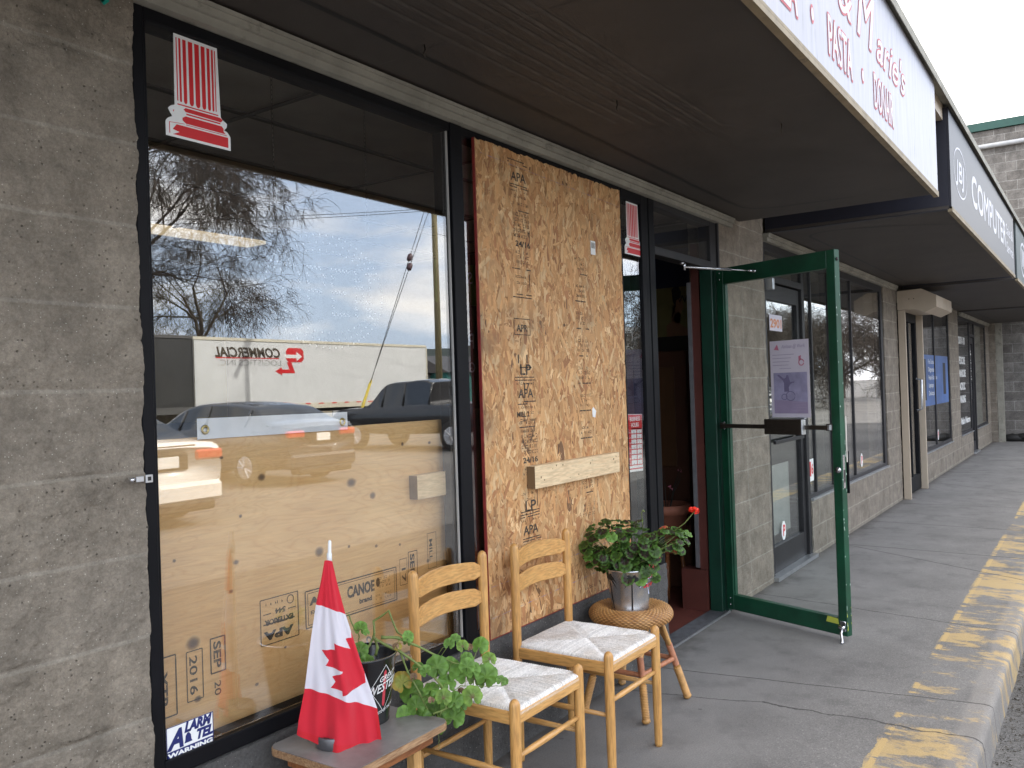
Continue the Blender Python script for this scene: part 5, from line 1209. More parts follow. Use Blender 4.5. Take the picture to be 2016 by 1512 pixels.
MT['stem'] = mat('green_stem', (.16, .21, .05), .55, 0, .25, 40, .3, 150)
MT['soil'] = mat('potting_soil', (.05, .03, .018), .95, 0, .5, 60, .9, 120)

# silver bucket on the stool
BK = thing('silver_bucket', 'silver metal bucket printed with black palms on the wicker stool', 'bucket', (SX, SY_, .432))
BX, BY, BZ = 3.468, -.195, .432
m = MB(); m.smooth = True; m.lathe([(.0, .001), (.078, .001), (.082, 0), (.083, .004), (.081, .008), (.1055, .176), (.108, .178), (.108, .184), (.1035, .184), (.100, .176), (.080, .02), (0, .02)], BX, BY, 56, BZ)
m.build('body', mat('bright_bucket_metal', (.55, .56, .58), .24, .9, .10, 5), BK)
m = MB(); m.smooth = True; m.lathe([(.0, .158), (.05, .163), (.098, .155)], BX, BY, 24, BZ); m.build('soil', MT['soil'], BK)
def onb(cx_, cy_, cz_, r0, r1, h, ang0, s, t_, lift=.0006):
    """point on a tapered bucket: s = arc length from ang0, t_ = height"""
    r_ = r0+(r1-r0)*t_/h+lift; a = ang0+s/((r0+r1)/2); return Vector((cx_+r_*cos(a), cy_+r_*sin(a), cz_+t_))
def bk(pts, ang0, k=0, B_=(BX, BY, BZ+.008, .081, .1055, .168)): return [onb(*B_, ang0, s, t_, .0006+.0005*k) for s, t_ in pts]
va = math.atan2(CAM.y-BY, CAM.x-BX)   # towards the pavement side
def palm(mb, ang, sc_=1.0, h=.168):
    for i in range(8): mb.add(bk([(-.004+.0008*i*.3, h*(i/8)*.86+0), (.005-.0003*i, h*(i/8)*.86), (.005-.0003*(i+1), h*((i+1)/8)*.86), (-.004+.0008*(i+1)*.3, h*((i+1)/8)*.86)], ang), [(0, 1, 2, 3)])
    for i in range(9):
        a = R(-25+i*29)+.1*sin(i*7); l = .042*sc_*(1+.15*sin(i*3)); pts = []
        for q in range(5): t_ = q/4; pts.append((.001+l*t_*cos(a), h*.84+l*t_*sin(a)-.030*t_*t_))
        for q in range(4):
            w0, w1 = .0055*(1-q/4)**.6+.0006, .0055*(1-(q+1)/4)**.6+.0002; (x0__, y0__), (x1__, y1__) = pts[q], pts[q+1]
            mb.add(bk([(x0__, y0__-w0), (x1__, y1__-w1*1.8), (x1__, y1__+w1), (x0__, y0__+w0)], ang), [(0, 1, 2, 3)])
for q_ in (.10, -1.05, 2.2): m = MB(); palm(m, va+q_); m.build('palm_print', MT['seam'], BK)
m = MB(); m.add(bk([(.035, .102), (.070, .128), (.135, .128), (.165, .102), (.100, .062)], va+.08, 2), [(0, 1, 2, 3, 4)]); 
for k in range(4): m.add(bk([(.062+k*.019+.008*cos(a*pi/6), .142+.008*sin(a*pi/6)) for a in range(12)], va+.08, 2), [tuple(range(12))])
m.build('sign_print', mat('lilac_white', (.62, .66, .85), .4), BK)
m = MB(); m.add(bk([(.072, .172), (.0745, .162), (.084, .160), (.0755, .155), (.078, .144), (.072, .152), (.064, .146), (.067, .155), (.06, .160), (.069, .162)], va+.08, 3), [tuple(range(10))])
tm = MB(); tm.text('LAS VEGAS', .022, (0, 0, 0), (1, 0, 0), (0, 1, 0), off=.0007); tm2 = MB(); tm2.text('WELCOME', .014, (0, 0, 0), (1, 0, 0), (0, 1, 0), off=.0005, spacing=1.25)
m.add([onb(BX, BY, BZ+.008, .081, .1055, .168, va+.08, .055+v[0]*.95, .098+v[1], .0022) for v in tm.v], tm.f)
m.add([onb(BX, BY, BZ+.008, .081, .1055, .168, va+.08, .056+v[0], .1375+v[1], .0022) for v in tm2.v], tm2.f); m.build('red_print', MT['red'], BK)

GP = thing('geranium_plant', 'bushy dark zoned geranium with one red bloom in the silver bucket', 'plant', (BX, BY, BZ+.16))
vr = Vector((.459, -.889, 0)); vn = Vector((-.889, -.459, 0)); rnd.seed(17)
G0 = Vector((BX, BY, .60)); blobs = [((-.085, .115), (.115, .115), .10, 80), ((.02, .105), (.115, .12), .11, 62), ((.165, .135), (.115, .060), .08, 50), ((.0, .02), (.13, .05), .10, 26), ((-.14, .05), (.045, .08), .05, 12)]
lf = MB(); lf.smooth = True; stm = MB(); stm.smooth = True; i = 0
for (ca, cb), (ra, rb), rd, n in blobs:
    for _ in range(n):
        a = rnd.uniform(0, 2*pi); q = math.sqrt(rnd.uniform(.12, 1)); ph_ = rnd.uniform(-1, 1)
        da = ra*q*cos(a)*math.sqrt(1-.3*ph_*ph_); db = rb*q*sin(a)*math.sqrt(1-.3*ph_*ph_)
        p = G0+vr*(ca+da)+Vector((0, 0, cb+db))+vn*(rd*ph_)
        out = (p-(G0+vr*ca+Vector((0, 0, cb-.06)))).normalized()
        nrm = (out*.9+Vector((0, 0, .55))+vn*.35+Vector((rnd.uniform(-.4, .4), rnd.uniform(-.4, .4), rnd.uniform(-.2, .3)))).normalized()
        kd = rnd.choice('kkklllklkklg'); 
        if ca > .1 and rnd.random() < .04: kd = 'r'
        leaf(lf, p, nrm, out+Vector((0, 0, -.6)), rnd.uniform(.020, .032), kd, i); i += 1
        if rnd.random() < .45:
            s0 = Vector((BX+rnd.uniform(-.05, .05), BY+rnd.uniform(-.05, .05), BZ+.16)); stm.tube([s0, s0.lerp(p, .5)+Vector((0, 0, .015)), p], [.0022, .0018, .0013], 5)
leaf(lf, G0+vr*.115+Vector((0, 0, -.03)), vn, (0, 0, -1), .024, 'l', 900)
lf.build('foliage', MT['leaf'], GP)
fl = G0+vr*.300+Vector((0, 0, .262)); stm.tube([G0+vr*.20+Vector((0, 0, .17)), G0+vr*.25+Vector((0, 0, .205)), fl], [.0022, .0018, .0016], 6)
b1 = G0+vr*.068+Vector((0, 0, .165)); b2 = b1+Vector((0, 0, .09))-vr*.004; stm.tube([b1, b2, b2+Vector((0, 0, .012))+vr*.006, b2+Vector((0, 0, .004))+vr*.012], [.0016, .0014, .003, .004], 6)
b1 = G0-vr*.072+Vector((0, 0, .04)); stm.tube([b1, b1+Vector((0, 0, .09))], [.0015, .0013], 6); stm.build('stems', MT['stem'], GP)
m = MB(); rnd.seed(9)
for c0, rad_, n in ((fl, .017, 46), (fl-vr*.017+Vector((0, 0, .004)), .012, 26)):
    for k in range(n):
        d_ = Vector((rnd.gauss(0, 1), rnd.gauss(0, 1), rnd.gauss(0, 1)+.2)).normalized(); c = c0+d_*rad_*rnd.uniform(.6, 1); t1 = d_.orthogonal().normalized(); t2 = d_.cross(t1); s = .0062
        m.sheet([c+t1*s*cos(j*pi/3)*(1+.2*sin(j*5))+t2*s*sin(j*pi/3)+d_*.002*cos(j*2) for j in range(6)])
m.build('red_bloom', mat('red_petal', (.85, .035, .01), .5, 0, .15, 90), GP)
m = MB()
for c0 in (G0+vr*.128+Vector((0, 0, .085)), G0+vr*.105+Vector((0, 0, .035))):
    for k in range(12): c = c0+Vector((rnd.uniform(-.014, .014), rnd.uniform(-.014, .014), rnd.uniform(-.01, .01)))+vn*.09; m.sheet([c+Vector((rnd.uniform(-.006, .006), rnd.uniform(-.006, .006), rnd.uniform(-.006, .006))) for j in range(4)])
m.build('fading_bloom', mat('dull_red_petal', (.40, .05, .05), .6), GP)

# ------------------------------------------------------------------ little table
TB = thing('small_table', 'low wooden table with grey laminate top standing under the window', 'table', (1.77, -.195, 0))
TX0, TX1, TY0, TY1, TZ = 1.57, 1.975, -.36, -.035, .46
def rrect(x0, x1, y0, y1, r, z, n=6):
    out = []
    for cx_, cy_, a0 in ((x1-r, y1-r, 0), (x0+r, y1-r, 90), (x0+r, y0+r, 180), (x1-r, y0+r, 270)):
        out += [Vector((cx_+r*cos(R(a0+90*i/n)), cy_+r*sin(R(a0+90*i/n)), z)) for i in range(n+1)]
    return out
m = MB(); m.poly(rrect(TX0+.002, TX1-.002, TY0+.002, TY1-.002, .03, TZ-.002), (0, 0, .002)); m.build('laminate_top', mat('grey_laminate', (.19, .178, .168), .38, 0, .4, 7, .04, 60, dirt=((.09, .075, .07), 5, .55)), TB)
m = MB(); m.poly(rrect(TX0, TX1, TY0, TY1, .032, TZ-.022), (0, 0, .0195))
for k in range(3): m.poly(rrect(TX0-.0006, TX1+.0006, TY0-.0006, TY1+.0006, .032, TZ-.019+k*.006), (0, 0, .0018))
m.build('plywood_edge', MT['plyedge'], TB)
for a in ((TX0+.04, TX1-.04, TY0+.035, TY0+.05), (TX0+.04, TX1-.04, TY1-.05, TY1-.035), (TX0+.04, TX0+.055, TY0+.0505, TY1-.0505), (TX1-.055, TX1-.04, TY0+.0505, TY1-.0505)):
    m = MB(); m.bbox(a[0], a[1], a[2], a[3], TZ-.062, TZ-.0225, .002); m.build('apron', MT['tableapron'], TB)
for x in (TX0+.075, TX1-.105):
    for y in (TY0+.052, TY1-.082): m = MB(); m.bbox(x, x+.032, y, y+.032, 0, TZ-.023, .003); m.build('leg', MT['tableleg'], TB)

# black bucket with trailing plant
KB = thing('black_bucket', 'black beer bucket with red diamond logo on the little table', 'bucket', (1.852, -.135, .46))
KX, KY, KZ = 1.852, -.135, .4605
m = MB(); m.smooth = True; m.lathe([(0, .001), (.068, .001), (.071, 0), (.0715, .004), (.070, .008), (.097, .190), (.0995, .193), (.0995, .198), (.0955, .198), (.093, .188), (.072, .03), (0, .03)], KX, KY, 56, KZ)
m.build('body', [mat('black_enamel', (.012, .012, .013), .25, 0, .2, 5, coat=.4)], KB)
m = MB(); m.smooth = True; m.lathe([(.0960, .1975), (.0985, .1988), (.1002, .1975)], KX, KY, 56, KZ); m.build('rim', MT['chrome'], KB)
m = MB(); m.smooth = True; m.lathe([(.0, .150), (.04, .156), (.087, .148)], KX, KY, 24, KZ); m.build('soil', MT['soil'], KB)
m = MB(); m.smooth = True; ea = math.atan2(.5, .75); c = Vector((KX+.0985*cos(ea), KY+.0985*sin(ea), KZ+.19)); m.lathe([(.006, 0), (.010, .002), (.012, 0)], n=14, M=Matrix.Translation(c+Vector((0, 0, .015))) @ Matrix.Rotation(pi/2, 4, 'Y') ); m.build('handle_ear', MT['alu'], KB)
kb = (KX, KY, KZ+.008, .070, .097, .182); ka = math.atan2(CAM.y-KY, CAM.x-KX)+.74
def kp(pts, k=0): return [onb(*kb, ka, s, t_, .0006+.0004*k) for s, t_ in pts]
m = MB(); q = [(0, .030), (.048, .100), (0, .170), (-.048, .100)]
for i in range(4):
    (a, b), (c, d) = q[i], q[(i+1) % 4]
    for j in range(8):
        t0, t1 = j/8, (j+1)/8; p0 = (a+(c-a)*t0, b+(d-b)*t0); p1 = (a+(c-a)*t1, b+(d-b)*t1); s_ = 1-.018/.07
        m.add(kp([p0, p1, (p1[0]*.965, .1+(p1[1]-.1)*.965+0), (p0[0]*.965, .1+(p0[1]-.1)*.965)]), [(0, 1, 2, 3)])
def ktext(t, h, s0, z, k, wdt, shear=.25, off=.0006):
    g_ = MB(); g_.text(t, h, (0, 0, 0), (1, 0, 0), (0, 1, 0), shear=shear, off=off, maxw=wdt); m.add([onb(*kb, ka, s0+v[0], z+v[1]+.22*v[0], .0006+.0004*k) for v in g_.v], g_.f)
ktext('GREAT', .022, -.02, .120, 3, .058, off=.0003); ktext('WESTERN', .036, -.055, .082, 3, .118, off=.0004); ktext('TASTE OF THE WEST', .012, -.035, .022, 3, .10, 0, .0002)
m.build('white_print', MT['white'], KB)
m = MB(); m.add(kp([(0, .046), (.038, .100), (0, .155), (-.038, .100)], 1), [(0, 1, 2, 3)]); m.build('red_print', mat('logo_red', (.55, .05, .07), .5), KB)

TP = thing('trailing_geranium', 'leggy geranium trailing out of the black bucket over the nearer chair', 'plant', (KX, KY, KZ+.15))
r1_ = Vector((.6533, -.7571, 0)); nn1 = Vector((-.7571, -.6533, 0)); TP0 = Vector((1.97, -.27, 0))
def tp(a, z, d=0): return TP0+r1_*a+nn1*d+Vector((0, 0, z))
LV = [(-0.044, 0.516, 0.0252, 'g'), (-0.028, 0.483, 0.0186, 'g'), (-0.064, 0.462, 0.0159, 'g'), (-0.019, 0.445, 0.0212, 'g'), (0.029, 0.447, 0.0239, 'g'), (0.031, 0.426, 0.0172, 'g'), (0.082, 0.46, 0.0225, 'g'), (0.081, 0.434, 0.0212, 'g'), (0.103, 0.479, 0.0159, 'g'), (0.084, 0.507, 0.0172, 'g'), (0.052, 0.518, 0.0159, 'b'), (0.139, 0.512, 0.0199, 'b'), (0.071, 0.586, 0.0225, 'g'), (0.042, 0.583, 0.0186, 'g'), (0.037, 0.606, 0.0212, 'g'), (0.005, 0.597, 0.0119, 'g'), (-0.02, 0.595, 0.0119, 'g'), (0.125, 0.6, 0.0159, 'g'), (0.123, 0.562, 0.0212, 'g'), (0.149, 0.552, 0.0159, 'b'), (0.182, 0.561, 0.0225, 'g'), (0.181, 0.538, 0.0159, 'g'), (0.198, 0.604, 0.0146, 'b'), (0.167, 0.644, 0.0172, 'g'), (0.115, 0.665, 0.0119, 'b'), (0.095, 0.675, 0.0111, 'g'), (0.074, 0.674, 0.0111, 'g'), (0.07, 0.546, 0.0199, 'g'), (0.015, 0.538, 0.0159, 'g'), (0.014, 0.506, 0.0159, 'g'), (-0.186, 0.725, 0.0133, 'g'), (-0.164, 0.726, 0.0066, 'g'), (-0.188, 0.665, 0.0159, 'g'), (-0.169, 0.629, 0.0159, 'g'), (-0.047, 0.693, 0.0119, 'g'), (-0.05, 0.674, 0.0119, 'g'), (-0.066, 0.555, 0.0199, 'y'), (-0.076, 0.669, 0.0085, 'y'), (0.226, 0.549, 0.0106, 'g'), (0.24, 0.531, 0.008, 'g'), (0.128, 0.617, 0.0133, 'g'), (0.142, 0.587, 0.0159, 'g'), (0.107, 0.508, 0.0106, 'd'), (-0.033, 0.579, 0.0101, 'd'), (0.017, 0.515, 0.0093, 'd'), (0.138, 0.64, 0.0101, 'd'), (-0.046, 0.629, 0.0093, 'd'), (-0.082, 0.681, 0.0093, 'd')]
SV = [[(-0.143, 0.647), (-0.137, 0.67), (-0.147, 0.697), (-0.147, 0.74), (-0.102, 0.772), (-0.078, 0.707), (-0.047, 0.681)], [(-0.124, 0.701), (-0.076, 0.695), (-0.03, 0.669), (0.038, 0.632)], [(-0.144, 0.699), (-0.111, 0.674), (-0.071, 0.654), (-0.003, 0.606), (0.039, 0.565), (0.063, 0.514), (0.059, 0.479), (0.021, 0.472)], [(-0.168, 0.663), (-0.153, 0.688), (-0.144, 0.711)], [(-0.071, 0.651), (-0.05, 0.589), (-0.017, 0.531), (0.007, 0.469)], [(0.038, 0.632), (0.084, 0.612), (0.125, 0.606), (0.157, 0.592)], [(-0.219, 0.773), (-0.206, 0.741), (-0.19, 0.705), (-0.194, 0.679)], [(0.047, 0.472), (0.035, 0.438), (0.031, 0.406), (0.037, 0.379), (0.034, 0.359)], [(0.063, 0.514), (0.105, 0.54), (0.155, 0.534), (0.228, 0.537)], [(0.007, 0.469), (-0.019, 0.466), (-0.048, 0.473)]]
m = MB(); m.smooth = True; rnd.seed(6); nodes = []
rad_ = [.0042, .0050, .0042, .004, .003, .0022, .0022, .0012, .0016, .0016]
for k, s in enumerate(SV):
    pts = []
    for j, (a, z) in enumerate(s):
        pts.append(tp(a, z, .01*sin(j*1.7+k)+.02*(k % 3-1)*min(1, j*.3)))
    fine = []
    for j in range(len(pts)-1):
        for q in range(4): fine.append(pts[j].lerp(pts[j+1], q/4)+Vector((rnd.uniform(-.0012, .0012), rnd.uniform(-.0012, .0012), rnd.uniform(-.0012, .0012))))
    fine.append(pts[-1]); n = len(fine); m.tube(fine, [rad_[k]*(1-.45*i/n)*(1.22 if i % 4 == 0 else .96) for i in range(n)], 8); nodes += fine
stems = m; lf = MB(); lf.smooth = True
for i, (a, z, r_, kd) in enumerate(LV):
    d = rnd.uniform(-.035, .045); p = tp(a, z, d)
    nrm = (nn1*.8+Vector((rnd.uniform(-.4, .4), rnd.uniform(-.4, .4), rnd.uniform(.1, .7)))).normalized()
    leaf(lf, p, nrm, Vector((rnd.uniform(-.4, .4), rnd.uniform(-.4, .4), 1)), r_*1.55, kd, i+300)
    if kd != 'd' or rnd.random() < .5:
        nb_ = min(nodes, key=lambda q: (q-p).length+.6*abs(q.z-p.z)); md = nb_.lerp(p, .5)+Vector((0, 0, .008)); stems.tube([nb_, md, p-nrm*.002], [.0014, .0011, .0009], 5)
stems.build('stems', MT['stem'], TP); lf.build('foliage', MT['leaf'], TP)

# ------------------------------------------------------------------ flag on a tin
r0_ = Vector((.73316, -.68006, 0)); n0_ = Vector((-.68006, -.73316, 0)); P00 = Vector((1.665, -.175, 0))
FG = thing('flag_stand', 'small Canadian flag draped from a white plastic pole in a grey tin', 'flag', (1.672, -.182, .46))
def fp(a, z, d=0): return P00+r0_*a+n0_*d+Vector((0, 0, z))
m = MB(); m.smooth = True; m.lathe([(0, 0), (.053, 0), (.055, .002), (.055, .030), (.053, .034), (.051, .030), (0, .030)], fp(.022, 0, .0).x, fp(.022, 0, .0).y, 40, .4605); m.build('tin', MT['galv'], FG)
m = MB(); m.smooth = True; m.tube([fp(.013, .462), fp(.015, .7), fp(.019, .955)], .0042, 12); m.tube([fp(.019, .955), fp(.0195, .985), fp(.0202, .988), fp(.0216, 1.018), fp(.0216, 1.022)], [.0075, .0072, .005, .0045, .002], 12); m.build('pole', mat('white_plastic', (.78, .78, .78), .35), FG)
# outline rows: (left a, left z, right a, right z) from the top corner to the hem
ROWS = [(.006, .968, .027, .964), (-.006, .91, .038, .905), (-.0205, .8507, .0582, .8157), (-.034, .775, .079, .742), (-.046, .70, .100, .668), (-.0573, .6255, .1364, .5481), (-.066, .585, .140, .515), (-.076, .540, .1445, .475), (-.082, .500, .1475, .432)]
VB = [0, .12, .27, .40, .52, .72, .80, .90, 1.0]
def rowat(v):
    for i in range(len(VB)-1):
        if v <= VB[i+1]+1e-9:
            t_ = (v-VB[i])/(VB[i+1]-VB[i]); return [ROWS[i][k]+(ROWS[i+1][k]-ROWS[i][k])*t_ for k in range(4)]
    return list(ROWS[-1])
def fd(u, v): return .012+.030*sin(pi*u)*v**.7+.013*v*sin(u*10+1.2+v*1.8)+.007*sin(u*19+v*5)*v+.004*v*sin(u*31-v*6)-.004*(1-v)+.003*noise.noise(Vector((u*5, v*7, 3)))*v
def flagpt(u, v, lift=0):
    la, lz, ra_, rz_ = rowat(v); sag = (.010*sin(pi*u)*(.3+v))*(1 if v < .9 else .3)
    if v > .97: sag += .012*sin(pi*u*.8)
    return fp(la+(ra_-la)*u, lz+(rz_-lz)*u+(-sag if v > .9 else sag*.6), fd(u, v)+lift)
m = MB(); m.smooth = True; RED = (.64, .011, .03); WH = (.72, .69, .75)
for v0, v1, c, n in ((0, .27, RED, 16), (.27, .72, WH, 26), (.72, 1.0, RED, 18)):
    m.rgb = c; m.grid(40, n, lambda u, v: flagpt(u, v0+(v1-v0)*v))
m.rgb = (.62, .008, .02); m.grid(40, 1, lambda u, v: flagpt(u, .965+.035*v, .0012)); m.grid(1, 12, lambda u, v: flagpt(.955+.045*u, .72+.28*v, .0012))
def clothmat():
    m_, N, L, b = new('flag_cloth'); a = nd(N, 'ShaderNodeAttribute'); a.attribute_name = 'col'
    L.new(a.outputs['Color'], b.inputs['Base Color']); b.inputs['Roughness'].default_value = .75; b.inputs['Sheen Weight'].default_value = .2
    t = N.new('ShaderNodeBsdfTranslucent'); L.new(a.outputs['Color'], t.inputs['Color']); ms = N.new('ShaderNodeMixShader'); ms.inputs[0].default_value = .18
    L.new(b.outputs[0], ms.inputs[1]); L.new(t.outputs[0], ms.inputs[2]); L.new(ms.outputs[0], N['Material Output'].inputs[0])
    n = nd(N, 'ShaderNodeTexNoise', Scale=700.0, Detail=2.0); L.new(obj(N), n.inputs['Vector']); bump(N, L, b, n.outputs['Fac'], .15, .0005); return m_
CL = clothmat(); m.build('flag_cloth', CL, FG)
LEAF = [(0.0745, 0.768), (0.0724, 0.7511), (0.0566, 0.7498), (0.0687, 0.7193), (0.0249, 0.7452), (0.026, 0.7266), (-0.009, 0.7269), (0.0095, 0.6991), (-0.0001, 0.6848), (0.0458, 0.6683), (0.0436, 0.6643), (0.017, 0.6549), (0.0251, 0.6408), (0.0117, 0.6249), (0.0422, 0.6171), (0.0428, 0.6038), (0.107, 0.6243), (0.109, 0.650), (0.1, 0.678), (0.088, 0.715)]
def inv(a, z):   # find cloth coordinates of a point of the outline
    u, v = .5, .5
    for _ in range(60):
        p = flagpt(u, v)-P00; da = a-p.dot(r0_); dz = z-p.z; la, lz, ra_, rz_ = rowat(v); w_ = max(ra_-la, .02)
        u = min(1, max(0, u+.6*da/w_)); v = min(.99, max(.01, v-.6*dz/.5-(0)))
    return u, v
from mathutils.geometry import tessellate_polygon
def inside(p, poly_):
    x, y = p; c = False; j = len(poly_)-1
    for i in range(len(poly_)):
        if ((poly_[i][1] > y) != (poly_[j][1] > y)) and (x < (poly_[j][0]-poly_[i][0])*(y-poly_[i][1])/(poly_[j][1]-poly_[i][1])+poly_[i][0]): c = not c
        j = i
    return c
LU = [inv(a, z) for a, z in LEAF]
m = MB(); m.rgb = RED; m.smooth = True
# dense outline + interior points triangulated on the cloth surface
import mathutils.geometry as mg
ol = []
for i in range(len(LU)):
    (a, b), (c, d) = LU[i], LU[(i+1) % len(LU)]; n = max(2, int(math.hypot(a-c, b-d)/.02))
    ol += [Vector((a+(c-a)*t_/n, b+(d-b)*t_/n)) for t_ in range(n)]
inn = [Vector((x*.03+.011, y*.02+.007)) for x in range(34) for y in range(50) if inside((x*.03+.011, y*.02+.007), LU)]
allp = ol+inn; res_ = mg.delaunay_2d_cdt(allp, [(i, (i+1) % len(ol)) for i in range(len(ol))], [], 0, 1e-5)
tri = [f for f in res_[2] if inside(tuple(sum((res_[0][k] for k in f), Vector((0, 0)))/len(f)), LU)]
m.add([flagpt(min(1, max(0, p.x)), p.y, .0009) for p in res_[0]], [tuple(f) for f in tri]); m.build('maple_leaf', CL, FG)

# ------------------------------------------------------------------ across the parking lot (seen in the window panes)
def paint(name, c, rough=.25): return mat(name, c, rough, 0, .04, 2, coat=.8)
def car(name, label, st, wheels, col, width, loc, rz, glass_side, glass_top, cat='car', plate=True, lampz=.78, group='cars parked across the lot', wr=.33, accent=None):
    t = thing(name, label, cat, loc, group, rz)
    body = MB(); gl = MB(); body.smooth = True; gl.smooth = True
    def sec(s_):
        x, zb, zs_, zt_, w_, wt = s_
        h = [(0, zb), (w_*.55, zb), (w_*.86, zb+.02), (w_*.965, zb+.10), (w_, zb+.5*(zs_-zb)), (w_*.995, zs_-.12), (w_*.965, zs_-.03), (w_*.94, zs_), (wt+.045, zt_-.05), (wt+.01, zt_-.012), (wt*.86, zt_), (wt*.4, zt_+.018), (0, zt_+.022)]
        return [Vector((x, y, z)) for y, z in h]+[Vector((x, -y, z)) for y, z in h[-2:0:-1]]
    S_ = []; SI = []; K = 5
    for i in range(len(st)-1):
        p0, p1, p2, p3 = st[max(0, i-1)], st[i], st[i+1], st[min(len(st)-1, i+2)]
        for k in range(K):
            t_ = k/K; q = []
            for c in range(6):
                m1 = (p2[c]-p0[c])/max(.3, p2[0]-p0[0])*(p2[0]-p1[0])*.8; m2 = (p3[c]-p1[c])/max(.3, p3[0]-p1[0])*(p2[0]-p1[0])*.8
                if c == 0: q.append(p1[0]+(p2[0]-p1[0])*t_)
                else: q.append((2*t_**3-3*t_**2+1)*p1[c]+(t_**3-2*t_**2+t_)*m1+(-2*t_**3+3*t_**2)*p2[c]+(t_**3-t_**2)*m2)
            S_.append(q); SI.append(i)
    S_.append(list(st[-1])); SI.append(len(st)-2)
    secs = [sec(q) for q in S_]; n = len(secs[0]); bv = [p for s_ in secs for p in s_]; bf = []; gf = []; gt_ = []
    GS = (7, n-8)
    for i in range(len(secs)-1):
        for k in range(n):
            f = (i*n+k, i*n+(k+1) % n, (i+1)*n+(k+1) % n, (i+1)*n+k)
            if k in GS and SI[i] in glass_side: gf.append(f)
            elif k in (9, 10, 11, n-12, n-11, n-10) and SI[i] in glass_top: gt_.append(f)
            else: bf.append(f)
    bf += [tuple(range(n)), tuple((len(secs)-1)*n+k for k in range(n))]
    body.add(bv, bf); body.build('body', col, t, local=True)
    def sub(fs, nm):
        if not fs: return
        ids = sorted({k for f in fs for k in f}); mp_ = {k: j for j, k in enumerate(ids)}; g_ = MB(); g_.smooth = True; g_.add([bv[k] for k in ids], [tuple(mp_[k] for k in f) for f in fs]); g_.build(nm, MT['carglass'], t, local=True)
    used = {k for f in bf for k in f}
    sub([f for f in gf if f[0] % n < n//2], 'side_window'); sub([f for f in gf if f[0] % n >= n//2], 'side_window')
    mid_ = (glass_top[0]+.5)*K if len(glass_top) > 1 else -1
    sub([f for f in gt_ if len(glass_top) > 1 and f[0]//n < (glass_top[0]+1)*K], 'rear_window'); sub([f for f in gt_ if not (len(glass_top) > 1 and f[0]//n < (glass_top[0]+1)*K)], 'windscreen')
    sel_ = {}
    for j, i in enumerate(SI): sel_.setdefault(i, j)
    secs6 = [secs[sel_.get(i, len(secs)-1)] for i in range(len(st)-1)]+[secs[-1]]
    pl = MB(); pl.smooth = True
    for i in sorted(set(list(glass_side)+[max(glass_side)+1])):
        for s in (7, n-7):
            a = secs6[i][s]; b_ = secs6[i][8 if s == 7 else n-8]; pl.tube([a, b_], .03, 6)
    pl.build('pillar', col, t, local=True)
    L0, L1 = st[0][0], st[-1][0]
    for x, ww in wheels:
        for s in (-1, 1):
            y = s*(width/2-.10); wm = MB(); wm.smooth = True
            pr_ = [(wr*.62, -.11), (wr*.93, -.11), (wr, -.08), (wr, .08), (wr*.93, .11), (wr*.62, .11)]
            Mx = Matrix.Translation((x, y, wr)) @ Matrix.Rotation(pi/2, 4, 'X'); wm.lathe(pr_, n=28, M=Mx); wo = wm.build('wheel', MT['rubber'], t, local=True)
            rm = MB(); yy = y+s*.095
            rm.lathe([(0, 0), (.05, 0), (.05, .02*s*-1), (wr*.60, .02*s*-1), (wr*.66, -.0), (wr*.62, .05*s)], n=28, M=Matrix.Translation((x, yy, wr)) @ Matrix.Rotation(pi/2, 4, 'X'))
            for k in range(9):
                a = 2*pi*k/9; d = Vector((cos(a), 0, sin(a))); p = Vector((x, yy+s*.012, wr)); rm.tube([p+d*.03, p+d*wr*.62], [.022, .016], 4)
            rm.build('rim', MT['chrome'], wo, local=True)
            am = MB(); am.lathe([(0, 0), (wr*1.16, 0), (wr*1.16, .006), (0, .006)], n=28, M=Matrix.Translation((x, s*(width/2+.001), wr+.03)) @ Matrix.Rotation(pi/2, 4, 'X')) if ww else None
    W = st[0][4]
    for s in (-1, 1):
        lm = MB(); lm.bbox(L0-.035, L0+.16, s*W*1.02-.40*(s > 0), s*W*1.02+.40*(s < 0), lampz-.10, lampz+.03, .025); lm.build('tail_light', MT['lampred'], t, local=True)
        hm = MB(); W2_ = st[-1][4]; hm.bbox(L1-.10, L1+.03, s*W2_*.95-.25*(s > 0), s*W2_*.95+.25*(s < 0), .58, .70, .02); hm.build('headlight', MT['chrome'], t, local=True)
    bm_ = MB(); bm_.bbox(L0-.09, L0+.2, -W*.97, W*.97, .30, .56, .05); bm_.build('bumper', col, t, local=True)
    df = MB(); df.bbox(L0-.10, L0+.15, -W*.80, W*.80, .20, .33, .03); df.build('diffuser', MT['seam'], t, local=True)
    rc = MB(); rc.bbox(L0-.03, L0+.02, -.30, .30, lampz-.20, lampz+.0, .01); rc.build('plate_recess', MT['seam'], t, local=True)
    pm_ = MB(); pm_.bbox(L0-.045, L0-.031, -.16, .16, lampz-.17, lampz-.03, .004); pm_.build('licence_plate', MT['white'], t, local=True)
    if accent:
        ac = MB(); ac.bbox(L0-.04, L0-.025, -.4, .4, lampz+.085, lampz+.105, .003); ac.build('chrome_strip', MT['chrome'], t, local=True)
    return t
sed = [(0, .50, .92, .97, .80, .68), (.12, .34, 1.0, 1.04, .88, .76), (.55, .26, 1.02, 1.06, .91, .80), (1.25, .22, 1.0, 1.38, .92, .60), (2.2, .20, .97, 1.44, .92, .63), (2.95, .20, .95, 1.36, .92, .60), (3.75, .22, .93, .99, .91, .76), (4.55, .26, .78, .83, .88, .74), (4.82, .40, .64, .69, .80, .66)]
